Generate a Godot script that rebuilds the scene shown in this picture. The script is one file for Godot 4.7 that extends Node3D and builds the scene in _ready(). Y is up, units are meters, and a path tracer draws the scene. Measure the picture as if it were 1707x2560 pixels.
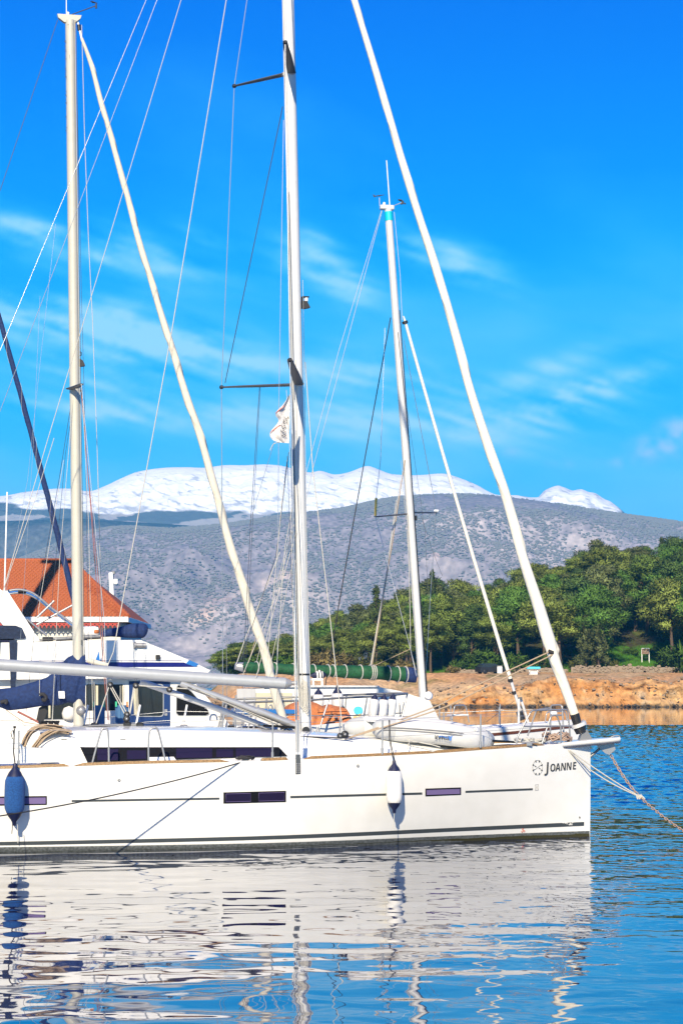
extends Node3D
# A marina: a white sailing yacht seen from the quay, other boats behind it, a wooded headland, scrub hills and a snowy range.
const F := 4978.0            # focal length in photograph pixels (70 mm on a 36 mm tall frame)
const RISE := 440.0          # the horizon lies this many pixels below the middle
var eye := Vector3(0, 2.5, 0)
var pitch := atan(RISE / F)
var taken := {}
var M := {}
var T := {}
var rng := RandomNumberGenerator.new()

# ---------------------------------------------------------------- mesh builder
class MB:
	var v := PackedVector3Array()
	var n := PackedVector3Array()
	var c := PackedColorArray()
	var idx := PackedInt32Array()
	var col = null
	func vert(p, nn):
		v.append(p); n.append(nn)
		if col != null: c.append(col)
		return v.size() - 1
	func face(pts):
		var g: Vector3 = (pts[1] - pts[0]).cross(pts[2] - pts[0])
		if g.length() < 1e-12 and pts.size() > 3: g = (pts[2] - pts[0]).cross(pts[3] - pts[0])
		var nn := -g.normalized()
		var o := v.size()
		for p in pts: vert(p, nn)
		for k in range(1, pts.size() - 1):
			idx.append(o); idx.append(o + k); idx.append(o + k + 1)
	func grid(rows, wrap := false, cols = null):
		var h: int = rows.size()
		var w: int = rows[0].size()
		var o := v.size()
		var acc := PackedVector3Array(); acc.resize(h * w)
		var last := w if wrap else w - 1
		for i in h - 1:
			for j in last:
				var j2 := (j + 1) % w
				var a: Vector3 = rows[i][j]; var b: Vector3 = rows[i][j2]; var d: Vector3 = rows[i + 1][j]; var e: Vector3 = rows[i + 1][j2]
				var g := -((b - a).cross(d - a) + (e - b).cross(d - b))
				acc[i * w + j] += g; acc[i * w + j2] += g; acc[(i + 1) * w + j] += g; acc[(i + 1) * w + j2] += g
				for q in [o + i * w + j, o + i * w + j2, o + (i + 1) * w + j, o + i * w + j2, o + (i + 1) * w + j2, o + (i + 1) * w + j]: idx.append(q)
		for i in h:
			for j in w:
				var nn := acc[i * w + j].normalized()
				v.append(rows[i][j]); n.append(nn if nn.length() > 0.5 else Vector3.UP)
				if cols != null: c.append(cols[i][j])
				elif col != null: c.append(col)
	func tube(path, r, sides := 6, caps := true, squash := 1.0, up = null):
		var rows := []
		var side := Vector3.ZERO
		for k in path.size():
			var a: Vector3 = path[maxi(k - 1, 0)]; var b: Vector3 = path[mini(k + 1, path.size() - 1)]
			var d := (b - a).normalized()
			if k == 0:
				var ref: Vector3 = up if up != null else (Vector3.UP if absf(d.y) < 0.9 else Vector3.RIGHT)
				side = d.cross(ref).normalized()
			side = (side - d * side.dot(d)).normalized()
			var other := d.cross(side)
			var rad: float = r[k] if (r is Array or r is PackedFloat32Array) else r
			var ring := PackedVector3Array()
			for s in sides:
				var t := TAU * s / sides
				ring.append(path[k] + side * cos(t) * rad + other * sin(t) * rad * squash)
			rows.append(ring)
		grid(rows, true)
		if caps:
			face(Array(rows[0])); face(Array(rows[-1]))
	func lathe(prof, origin: Vector3, axis: Vector3, sides := 12):
		var s1 := axis.cross(Vector3.RIGHT if absf(axis.x) < 0.8 else Vector3.FORWARD).normalized()
		var s2 := axis.cross(s1).normalized()
		var rows := []
		for p in prof:
			var ring := PackedVector3Array()
			for s in sides: ring.append(origin + axis * p.y + (s1 * cos(TAU * s / sides) + s2 * sin(TAU * s / sides)) * p.x)
			rows.append(ring)
		grid(rows, true)
		if prof[0].x > 0.002: face(Array(rows[0]))
		if prof[-1].x > 0.002: face(Array(rows[-1]))
	func box(ctr: Vector3, size: Vector3, ch := 0.0, bas := Basis.IDENTITY):
		var h := size / 2
		if ch <= 0.0:
			for ax in 3:
				for s in [-1, 1]:
					var q := []
					for k in [[-1, -1], [1, -1], [1, 1], [-1, 1]]:
						var p := Vector3.ZERO
						p[ax] = h[ax] * s; p[(ax + 1) % 3] = h[(ax + 1) % 3] * k[0] * s; p[(ax + 2) % 3] = h[(ax + 2) % 3] * k[1]
						q.append(ctr + bas * p)
					q.reverse(); face(q)
			return
		var pt := func(sx, sy, sz, ax):
			var s := Vector3(sx, sy, sz); var p := Vector3.ZERO
			for k in 3: p[k] = s[k] * (h[k] - (0.0 if k == ax else ch))
			return ctr + bas * p
		for ax in 3:
			for s in [-1, 1]:
				var q := []
				for k in [[-1, -1], [1, -1], [1, 1], [-1, 1]]:
					var g := [0, 0, 0]; g[ax] = s; g[(ax + 1) % 3] = k[0] * s; g[(ax + 2) % 3] = k[1]
					q.append(pt.call(g[0], g[1], g[2], ax))
				q.reverse(); face(q)
			var b1 := (ax + 1) % 3; var b2 := (ax + 2) % 3
			for s1 in [-1, 1]:
				for s2 in [-1, 1]:
					var lo := [0, 0, 0]; lo[ax] = -1; lo[b1] = s1; lo[b2] = s2
					var hi := lo.duplicate(); hi[ax] = 1
					var q := [pt.call(lo[0], lo[1], lo[2], b1), pt.call(hi[0], hi[1], hi[2], b1), pt.call(hi[0], hi[1], hi[2], b2), pt.call(lo[0], lo[1], lo[2], b2)]
					if s1 * s2 > 0: q.reverse()
					face(q)
		for sx in [-1, 1]:
			for sy in [-1, 1]:
				for sz in [-1, 1]:
					var q := [pt.call(sx, sy, sz, 0), pt.call(sx, sy, sz, 1), pt.call(sx, sy, sz, 2)]
					if sx * sy * sz > 0: q.reverse()
					face(q)
	func prism(poly, xf: Transform3D, depth: float):
		# a flat outline in xf's xy plane, drawn out along its z
		var flat := PackedVector2Array(poly)
		var t := Geometry2D.triangulate_polygon(flat)
		for k in range(0, t.size(), 3):
			var a: Vector2 = flat[t[k]]; var b: Vector2 = flat[t[k + 1]]; var d: Vector2 = flat[t[k + 2]]
			face([xf * Vector3(a.x, a.y, 0), xf * Vector3(b.x, b.y, 0), xf * Vector3(d.x, d.y, 0)])
			face([xf * Vector3(d.x, d.y, depth), xf * Vector3(b.x, b.y, depth), xf * Vector3(a.x, a.y, depth)])
		for k in flat.size():
			var a: Vector2 = flat[k]; var b: Vector2 = flat[(k + 1) % flat.size()]
			face([xf * Vector3(a.x, a.y, 0), xf * Vector3(b.x, b.y, 0), xf * Vector3(b.x, b.y, depth), xf * Vector3(a.x, a.y, depth)])
	func mesh() -> ArrayMesh:
		var arr := []; arr.resize(Mesh.ARRAY_MAX)
		arr[Mesh.ARRAY_VERTEX] = v; arr[Mesh.ARRAY_NORMAL] = n; arr[Mesh.ARRAY_INDEX] = idx
		if c.size() == v.size(): arr[Mesh.ARRAY_COLOR] = c
		var m := ArrayMesh.new()
		m.add_surface_from_arrays(Mesh.PRIMITIVE_TRIANGLES, arr)
		return m

# ---------------------------------------------------------------- naming and placing
func numbered(called):
	var k: int = taken.get(called, 0)
	taken[called] = k + 1
	return called if k == 0 else "%s_%03d" % [called, k]
func tag(o, label, category, group = ""):
	o.set_meta("label", label); o.set_meta("category", category)
	if group: o.set_meta("group", group)
	return o
func thing(called, label, category, xf := Transform3D.IDENTITY, group = ""):
	var o := Node3D.new(); o.name = numbered(called); add_child(o)
	o.transform = xf
	return tag(o, label, category, group)
func part(parent, called, mb, m, label = ""):
	var o := MeshInstance3D.new(); o.name = called
	o.mesh = mb.mesh() if mb is MB else mb
	o.material_override = m
	parent.add_child(o, true)
	if label: o.set_meta("label", label)
	return o
func solo(called, mb, m, label, category, group = "", xf := Transform3D.IDENTITY):
	var o = part(self, numbered(called), mb, m)
	o.transform = xf
	return tag(o, label, category, group)
func ground_piece(called, mb, m, kind = "structure"):
	var o = part(self, called, mb, m)
	o.set_meta("kind", kind)
	return o
func ray(px, py) -> Vector3:
	var u: float = (px - 853.5) / F; var w: float = (1280.0 - py) / F
	return Vector3(u, w * cos(pitch) + sin(pitch), w * sin(pitch) - cos(pitch))
func at(px, py, d) -> Vector3:
	var r := ray(px, py)
	return eye + r * (d / -r.z)
func frame(x, d, yaw) -> Transform3D:
	# a boat's own axes: x to the bow, y up, z to the side nearer the quay we stand on
	var a := deg_to_rad(yaw)
	return Transform3D(Basis(Vector3(cos(a), 0, -sin(a)), Vector3.UP, Vector3(sin(a), 0, cos(a))), Vector3(x, 0, -d))
func L(xf: Transform3D, px, py, z := 0.0) -> Vector3:
	var i := xf.affine_inverse()
	var o := i * eye; var d := i.basis * ray(px, py)
	return o + d * ((z - o.z) / d.z)
func LY(xf: Transform3D, px, py, y) -> Vector3:
	var i := xf.affine_inverse()
	var o := i * eye; var d := i.basis * ray(px, py)
	return o + d * ((y - o.y) / d.y)
func Ls(xf, pts, z := 0.0) -> Array:
	var out := []
	for p in pts: out.append(L(xf, p[0], p[1], p[2] if p.size() > 2 else z))
	return out
func on_side(xf, px, py, zf: Callable, off := 0.0) -> Vector3:
	var p := L(xf, px, py, 1.5)
	for k in 5: p = L(xf, px, py, zf.call(p.x, p.y) + off)
	return p
func patch(mb, xf, corners, zf: Callable, off, nu := 6, nv := 2, thick := 0.0):
	# a sheet that follows a boat's side between four corners (top left, top right, bottom right, bottom left)
	var rows := []; var inner := []
	for j in nv + 1:
		var row := PackedVector3Array(); var low := PackedVector3Array()
		for i in nu + 1:
			var s := float(i) / nu; var t := float(j) / nv
			var a: Vector2 = corners[0].lerp(corners[1], s); var b: Vector2 = corners[3].lerp(corners[2], s)
			var q := a.lerp(b, t)
			row.append(on_side(xf, q.x, q.y, zf, off))
			low.append(row[-1] - Vector3(0, 0, off + 0.01))
		rows.append(row); inner.append(low)
	mb.grid(rows)
	for pair in [[rows[0], inner[0]], [rows[-1], inner[-1]]]: mb.grid([pair[0], pair[1]])
	for e in [0, nu]:
		var a := PackedVector3Array(); var b := PackedVector3Array()
		for j in nv + 1: a.append(rows[j][e]); b.append(inner[j][e])
		mb.grid([a, b])
func V2(x, y) -> Vector2: return Vector2(x, y)
func cub(tab, x) -> float:
	# smooth curve through [x, y] pairs, x ascending
	var m: int = tab.size()
	if x <= tab[0][0]: return tab[0][1]
	if x >= tab[m - 1][0]: return tab[m - 1][1]
	for k in m - 1:
		if x <= tab[k + 1][0]:
			var a = tab[maxi(k - 1, 0)]; var b = tab[k]; var d = tab[k + 1]; var e = tab[mini(k + 2, m - 1)]
			var t: float = (x - b[0]) / (d[0] - b[0])
			var w: float = d[0] - b[0]
			var m1: float = (d[1] - a[1]) / maxf(d[0] - a[0], 1e-6) * w; var m2: float = (e[1] - b[1]) / maxf(e[0] - b[0], 1e-6) * w
			return (2 * t * t * t - 3 * t * t + 1) * b[1] + (t * t * t - 2 * t * t + t) * m1 + (-2 * t * t * t + 3 * t * t) * d[1] + (t * t * t - t * t) * m2
	return tab[m - 1][1]
func lin(tab, x) -> float:
	if x <= tab[0][0]: return tab[0][1]
	for k in tab.size() - 1:
		if x <= tab[k + 1][0]: return lerpf(tab[k][1], tab[k + 1][1], (x - tab[k][0]) / (tab[k + 1][0] - tab[k][0]))
	return tab[-1][1]
func bend(pts, steps := 6) -> Array:
	# a rounded path through the given points
	var out := []
	for k in pts.size() - 1:
		var p0: Vector3 = pts[maxi(k - 1, 0)]; var p1: Vector3 = pts[k]; var p2: Vector3 = pts[k + 1]; var p3: Vector3 = pts[mini(k + 2, pts.size() - 1)]
		for s in steps: out.append(p1.cubic_interpolate(p2, p0, p3, float(s) / steps))
	out.append(pts[-1])
	return out
func corner(pts, r := 0.06, steps := 4) -> Array:
	# straight runs joined by round bends of radius about r
	var out := [pts[0]]
	for k in range(1, pts.size() - 1):
		var a: Vector3 = pts[k] + (pts[k - 1] - pts[k]).limit_length(r); var b: Vector3 = pts[k] + (pts[k + 1] - pts[k]).limit_length(r)
		for s in steps + 1:
			var t := float(s) / steps
			out.append(a.lerp(pts[k], t).lerp(pts[k].lerp(b, t), t))
	out.append(pts[-1])
	return out
func sag(a: Vector3, b: Vector3, drop: float, steps := 10) -> Array:
	var out := []
	for k in steps + 1:
		var t := float(k) / steps
		out.append(a.lerp(b, t) - Vector3(0, drop * 4 * t * (1 - t), 0))
	return out
func wire(parent, called, pts, r, m, label = ""):
	var mb := MB.new(); mb.tube(pts, r, 5)
	return part(parent, called, mb, m, label)

# ---------------------------------------------------------------- materials
func noise_tex(key, seed_, freq, lo: Color, hi: Color, octaves := 4, size := 512, kind := FastNoiseLite.TYPE_SIMPLEX_SMOOTH, stretch := 1.0):
	if T.has(key): return T[key]
	var fn := FastNoiseLite.new(); fn.seed = seed_; fn.frequency = freq; fn.noise_type = kind; fn.fractal_octaves = octaves
	var im: Image = fn.get_seamless_image(size, size)
	im.convert(Image.FORMAT_RGB8)
	var data := im.get_data()
	var lut := []
	for k in 256: 
		var q := lo.lerp(hi, smoothstep(0.15, 0.85, k / 255.0))
		lut.append([int(q.r * 255), int(q.g * 255), int(q.b * 255)])
	for k in range(0, data.size(), 3):
		var e = lut[data[k]]
		data[k] = e[0]; data[k + 1] = e[1]; data[k + 2] = e[2]
	im = Image.create_from_data(size, size, false, Image.FORMAT_RGB8, data)
	T[key] = ImageTexture.create_from_image(im)
	return T[key]
func height_tex(key, seed_, freq, octaves := 4, size := 512, kind := FastNoiseLite.TYPE_SIMPLEX_SMOOTH):
	return noise_tex(key, seed_, freq, Color.BLACK, Color.WHITE, octaves, size, kind)
func mat(key, r, g, b, rough, metal := 0.0, spec := 0.5):
	# r, g, b: linear base colour
	var m := StandardMaterial3D.new()
	m.albedo_color = Color(r, g, b).linear_to_srgb()
	m.roughness = rough; m.metallic = metal; m.metallic_specular = spec
	m.resource_name = key
	M[key] = m
	return m
func grain(m, tex, scale, world := true):
	m.albedo_texture = tex; m.uv1_triplanar = true; m.uv1_world_triplanar = world
	m.uv1_scale = Vector3.ONE * scale
	return m
func relief(m, tex, cm):
	m.heightmap_enabled = true; m.heightmap_texture = tex; m.heightmap_scale = cm
	return m
func make_materials():
	var soft = noise_tex("soft", 3, 0.012, Color(0.965, 0.965, 0.96), Color(1, 1, 1), 5)
	var streak = noise_tex("streak", 4, 0.03, Color(0.62, 0.62, 0.6), Color(1, 1, 1), 5)
	var cloth_t = noise_tex("cloth_t", 5, 0.02, Color(0.8, 0.8, 0.82), Color(1, 1, 1), 5)
	var h1 = height_tex("h1", 6, 0.02, 5)
	var h2 = height_tex("h2", 7, 0.06, 3)
	grain(mat("gelcoat", 0.75, 0.745, 0.72, 0.22), soft, 0.35)
	M.gelcoat.clearcoat_enabled = true; M.gelcoat.clearcoat = 0.4; M.gelcoat.clearcoat_roughness = 0.08
	grain(mat("deck_white", 0.7, 0.7, 0.685, 0.55), soft, 0.6)
	grain(mat("deck_grey", 0.42, 0.41, 0.39, 0.7), streak, 0.8)
	grain(mat("deck_wood", 0.30, 0.22, 0.17, 0.7), streak, 1.6)
	grain(mat("teak", 0.36, 0.215, 0.088, 0.5), streak, 2.3)
	grain(mat("mahogany", 0.17, 0.055, 0.028, 0.4), streak, 2.0)
	grain(mat("stripe_grey", 0.052, 0.062, 0.068, 0.35), soft, 1.0)
	grain(mat("boot_grey", 0.15, 0.165, 0.17, 0.5), streak, 1.2)
	grain(mat("weed", 0.045, 0.042, 0.008, 0.8), streak, 4.0)
	mat("window_black", 0.010, 0.010, 0.011, 0.2, 0.0, 0.3)
	mat("pane", 0.016, 0.012, 0.034, 0.05, 0.0, 0.42)
	mat("pane_violet", 0.17, 0.13, 0.28, 0.06)
	mat("cabin_glass", 0.022, 0.028, 0.032, 0.06, 0.0, 0.4)
	mat("curtain", 0.52, 0.48, 0.36, 0.9)
	grain(mat("alu", 0.46, 0.465, 0.47, 0.38, 0.55), soft, 0.8)
	grain(mat("alu_white", 0.6, 0.6, 0.595, 0.35, 0.1), soft, 0.7)
	grain(mat("boom_grey", 0.4, 0.42, 0.44, 0.4, 0.25), soft, 0.9)
	grain(mat("mast_cream", 0.47, 0.455, 0.395, 0.45), soft, 0.6)
	mat("spreader_grey", 0.10, 0.11, 0.115, 0.45, 0.3)
	mat("black", 0.014, 0.014, 0.015, 0.45)
	mat("black_rope", 0.02, 0.02, 0.024, 0.8)
	mat("steel", 0.34, 0.34, 0.34, 0.38, 0.5)
	mat("steel_dark", 0.20, 0.205, 0.21, 0.45, 0.4)
	mat("steel_wire", 0.42, 0.43, 0.44, 0.35, 0.7)
	mat("wire_dark", 0.06, 0.07, 0.10, 0.5, 0.3)
	grain(mat("rope_white", 0.70, 0.68, 0.63, 0.85), streak, 9.0)
	grain(mat("rope_tan", 0.56, 0.42, 0.29, 0.85), streak, 9.0)
	grain(mat("rope_red", 0.45, 0.16, 0.13, 0.85), streak, 9.0)
	grain(mat("chain_rust", 0.56, 0.40, 0.32, 0.7, 0.2), streak, 9.0)
	relief(grain(mat("sail_cream", 0.74, 0.7, 0.59, 0.8), soft, 0.9), h1, 0.25)
	relief(grain(mat("sail_tan", 0.6, 0.56, 0.47, 0.8), soft, 0.9), h1, 0.3)
	relief(grain(mat("cover_navy", 0.008, 0.030, 0.120, 0.85), cloth_t, 1.2), h1, 0.6)
	relief(grain(mat("canvas_navy", 0.009, 0.022, 0.060, 0.85), cloth_t, 1.2), h1, 0.6)
	relief(grain(mat("cover_green", 0.004, 0.085, 0.028, 0.75), cloth_t, 1.0), h1, 1.0)
	relief(grain(mat("cover_orange", 0.62, 0.205, 0.062, 0.8), cloth_t, 1.0), h1, 1.0)
	grain(mat("fender_white", 0.7, 0.69, 0.67, 0.4), soft, 1.5)
	mat("fender_navy", 0.006, 0.010, 0.045, 0.5)
	relief(grain(mat("fender_blue", 0.012, 0.085, 0.29, 0.95), cloth_t, 3.0), h2, 0.5)
	M.fender_blue.rim_enabled = true; M.fender_blue.rim = 0.3
	grain(mat("hypalon", 0.6, 0.6, 0.59, 0.55), soft, 1.0)
	grain(mat("hypalon_grey", 0.42, 0.43, 0.44, 0.6), soft, 1.0)
	mat("band_grey", 0.22, 0.22, 0.23, 0.6)
	mat("print_blue", 0.03, 0.16, 0.50, 0.6)
	mat("print_dark", 0.035, 0.04, 0.048, 0.6)
	mat("print_red", 0.55, 0.10, 0.06, 0.6)
	mat("stripe_navy", 0.004, 0.006, 0.13, 0.3)
	mat("stripe_blue", 0.02, 0.14, 0.42, 0.3)
	mat("door_navy", 0.006, 0.030, 0.125, 0.35)
	mat("turquoise", 0.0, 0.50, 0.58, 0.5)
	mat("towel", 0.055, 0.135, 0.27, 0.95)
	mat("peg_green", 0.04, 0.45, 0.24, 0.5)
	mat("peg_orange", 0.75, 0.25, 0.06, 0.5)
	mat("yellow", 0.62, 0.42, 0.07, 0.5)
	mat("plastic_white", 0.78, 0.78, 0.77, 0.4)
	mat("lamp_lens", 0.55, 0.57, 0.6, 0.1)
	mat("aqua_print", 0.06, 0.46, 0.66, 0.6)
	grain(mat("flag_cloth", 0.80, 0.77, 0.73, 0.9), cloth_t, 2.0)
	M.flag_cloth.backlight_enabled = true; M.flag_cloth.backlight = Color(0.5, 0.5, 0.5)
	mat("flag_red", 0.72, 0.24, 0.18, 0.9)
	grain(mat("wall_white", 0.64, 0.62, 0.55, 0.8), soft, 0.3)
	mat("trim_red", 0.36, 0.03, 0.02, 0.6)
	mat("trim_white", 0.78, 0.77, 0.73, 0.6)
	for k in 4:
		var q: Array = [[0.50, 0.122, 0.039], [0.55, 0.150, 0.052], [0.44, 0.102, 0.034], [0.52, 0.135, 0.041]][k]
		grain(mat("tile%d" % k, q[0], q[1], q[2], 0.8), streak, 1.7)
	grain(mat("concrete", 0.31, 0.29, 0.265, 0.9), streak, 0.4)
	grain(mat("bark", 0.17, 0.115, 0.075, 0.95), streak, 0.9)
	relief(M.bark, h1, 6.0)
	grain(mat("branch_grey", 0.30, 0.26, 0.22, 0.95), streak, 0.9)
	for k in ["pine", "cypress", "shrub", "grass"]:
		var m = mat(k, 1, 1, 1, 0.85, 0.0, 0.25)
		m.vertex_color_use_as_albedo = true
		m.backlight_enabled = true; m.backlight = Color(0.32, 0.36, 0.14)
	var soil = mat("soil", 1, 1, 1, 0.95, 0.0, 0.2)
	soil.vertex_color_use_as_albedo = true
	grain(soil, noise_tex("soil_t", 9, 0.02, Color(0.78, 0.78, 0.78), Color(1, 1, 1), 6), 0.11)
	relief(soil, height_tex("soil_h", 10, 0.025, 6), 14.0)
	var hill = mat("hill", 1, 1, 1, 1.0, 0.0, 0.1)
	hill.vertex_color_use_as_albedo = true
	grain(hill, noise_tex("hill_t", 11, 0.05, Color(0.72, 0.73, 0.75), Color(1, 1, 1), 5), 0.0031)
	var snow = mat("snow", 1, 1, 1, 0.9, 0.0, 0.2)
	snow.vertex_color_use_as_albedo = true
	mat("scrub", 0.185, 0.19, 0.18, 1.0, 0.0, 0.1)
	M.scrub.vertex_color_use_as_albedo = false
	grain(mat("rock_pale", 0.36, 0.28, 0.205, 0.9), streak, 1.0)
	grain(mat("rock_dark", 0.10, 0.085, 0.065, 0.8), streak, 1.0)

# ---------------------------------------------------------------- camera, sky, sun
func make_sky():
	var w := 4096; var h := 2048
	var ramp := [[-90.0, Color8(70, 110, 140)], [-2.0, Color8(140, 210, 245)], [0.0, Color8(158, 222, 255)], [4.0, Color8(120, 208, 255)], [8.0, Color8(40, 178, 250)], [12.5, Color8(0, 150, 240)], [18.0, Color8(0, 114, 224)], [24.0, Color8(0, 80, 202)], [30.0, Color8(0, 66, 184)], [50.0, Color8(16, 76, 168)], [90.0, Color8(24, 72, 150)]]
	var n1 := FastNoiseLite.new(); n1.seed = 21; n1.frequency = 0.075; n1.fractal_octaves = 5; n1.noise_type = FastNoiseLite.TYPE_SIMPLEX_SMOOTH
	var n2 := FastNoiseLite.new(); n2.seed = 35; n2.frequency = 0.16; n2.fractal_octaves = 5; n2.noise_type = FastNoiseLite.TYPE_SIMPLEX_SMOOTH
	var n3 := FastNoiseLite.new(); n3.seed = 5; n3.frequency = 0.9; n3.fractal_octaves = 4; n3.noise_type = FastNoiseLite.TYPE_SIMPLEX_SMOOTH
	# where the thin streaks lie, as seen from the quay: azimuth, elevation, length, width, tilt, strength
	var wisps := [[-6.6, 12.2, 3.2, 0.75, -12.0, 0.40], [-7.8, 10.4, 4.0, 0.6, -10.0, 0.5], [-4.6, 9.6, 4.2, 0.7, -12.0, 0.45], [-7.0, 8.9, 2.5, 0.5, -14.0, 0.35], [-0.4, 12.0, 1.7, 0.65, -28.0, 0.55], [3.0, 12.2, 2.0, 0.5, -24.0, 0.5], [-0.8, 13.0, 0.8, 0.3, -20.0, 0.28], [6.6, 8.1, 2.6, 0.7, 12.0, 0.4], [1.0, 8.8, 3.4, 0.6, -6.0, 0.3], [-2.0, 7.4, 6.0, 0.7, -3.0, 0.35], [5.8, 9.0, 2.4, 0.4, 18.0, 0.25], [-4.0, 12.9, 1.0, 0.25, -25.0, 0.25], [7.4, 8.6, 2.0, 0.35, 16.0, 0.4], [4.0, 7.6, 3.0, 0.5, 6.0, 0.3], [-7.5, 7.9, 3.0, 0.4, -4.0, 0.35], [-9.0, 12.9, 1.6, 0.3, -14.0, 0.35]]
	var puffs := [[9.0, 6.8, 0.6, 0.32, 0.8], [9.7, 7.3, 0.5, 0.36, 0.85], [8.0, 6.4, 0.5, 0.16, 0.35], [4.9, 6.7, 0.25, 0.16, 0.35], [6.3, 6.4, 0.3, 0.14, 0.35]]
	var data := PackedByteArray()
	var row0 := PackedByteArray(); row0.resize(w * 3)
	for y in h:
		var el := 90.0 - (y + 0.5) * 180.0 / h
		var base: Color = ramp[0][1]
		for k in ramp.size() - 1:
			if el >= ramp[k][0] and el <= ramp[k + 1][0]: base = ramp[k][1].lerp(ramp[k + 1][1], (el - ramp[k][0]) / (ramp[k + 1][0] - ramp[k][0]))
		var row := PackedByteArray(); row.resize(w * 3)
		var r := base.r8; var g := base.g8; var b := base.b8
		var band := smoothstep(2.0, 7.0, el) * (1.0 - smoothstep(15.0, 24.0, el))
		for x in w:
			var cr := r; var cg := g; var cb := b
			if band > 0.0:
				var az := wrapf((x + 0.5) * 360.0 / w, -180.0, 180.0)
				var fade := band
				var d := 0.0
				var near := absf(az) < 13.0
				var q := n1.get_noise_2d(az * 1.0 + 40.0, el * 2.2 + az * 0.35)
				if near:
					var f1 := 0.6 + 0.8 * n2.get_noise_2d(az * 1.2, el * 3.4 + az * 0.7) + 0.75 * n2.get_noise_2d(az * 2.2 + 60.0, el * 15.0 + az * 4.0)
					for s in wisps:
						var t: float = deg_to_rad(s[4]); var dx: float = az - s[0]; var dy: float = el - s[1]
						var a: float = (dx * cos(t) + dy * sin(t)) / s[2]; var e: float = (dy * cos(t) - dx * sin(t)) / s[3] + q * 1.2
						var k: float = a * a + e * e
						if k < 4.0: d += 1.5 * s[5] * exp(-k * 1.1) * f1
					d += (maxf(0.0, q) * 0.18 + 0.42 * maxf(0.0, n1.get_noise_2d(az * 0.8 + 300.0, el * 2.6 + az * 0.2) + 0.25) * (1.0 - smoothstep(9.0, 14.5, el))) * fade
				else:
					d = maxf(0.0, q + 0.05) * 0.8 * fade
				if d > 0.0:
					d = minf(d, 0.68)
					cr = int(lerpf(r, 206, d)); cg = int(lerpf(g, 228, d)); cb = int(lerpf(b, 250, d))
				if near and az > 4.0:
					var pd := 0.0
					for s in puffs:
						var k := pow((az - s[0]) / s[2], 2) + pow((el - s[1]) / s[3], 2)
						if k < 3.0: pd += s[4] * exp(-k) * clampf(0.75 + 1.3 * n3.get_noise_2d(az * 1.6, el * 2.0), 0.0, 1.6)
					pd = minf(pd, 0.75)
					cr = int(lerpf(cr, 186, pd)); cg = int(lerpf(cg, 205, pd)); cb = int(lerpf(cb, 242, pd))
			row[x * 3] = cr; row[x * 3 + 1] = cg; row[x * 3 + 2] = cb
		data.append_array(row)
	return ImageTexture.create_from_image(Image.create_from_data(w, h, false, Image.FORMAT_RGB8, data))
func make_view():
	var c := Camera3D.new(); c.name = "camera"
	c.fov = rad_to_deg(2.0 * atan(1280.0 / F)); c.position = eye; c.rotation.x = pitch
	c.near = 0.1; c.far = 60000.0
	add_child(c)
	var e := Environment.new()
	e.tonemap_mode = Environment.TONE_MAPPER_LINEAR
	e.tonemap_exposure = 1.70
	e.background_mode = Environment.BG_SKY
	var sk := Sky.new(); var pm := PanoramaSkyMaterial.new(); pm.panorama = make_sky(); sk.sky_material = pm
	e.sky = sk
	e.background_energy_multiplier = 0.82
	e.sdfgi_enabled = true; e.ssao_enabled = true; e.ssil_enabled = true
	e.fog_enabled = true; e.fog_density = 0.00017; e.fog_light_color = Color(0.27, 0.74, 1.0)
	var we := WorldEnvironment.new(); we.name = "environment"; we.environment = e
	add_child(we)
	var s := DirectionalLight3D.new(); s.name = "sun"
	var az := deg_to_rad(8.0); var el := deg_to_rad(29.0)
	s.look_at_from_position(Vector3.ZERO, Vector3(sin(az) * cos(el), -sin(el), -cos(az) * cos(el)))
	s.light_energy = 1.6; s.light_color = Color(1.0, 0.94, 0.82); s.light_angular_distance = 0.5; s.shadow_enabled = true
	add_child(s)

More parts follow.
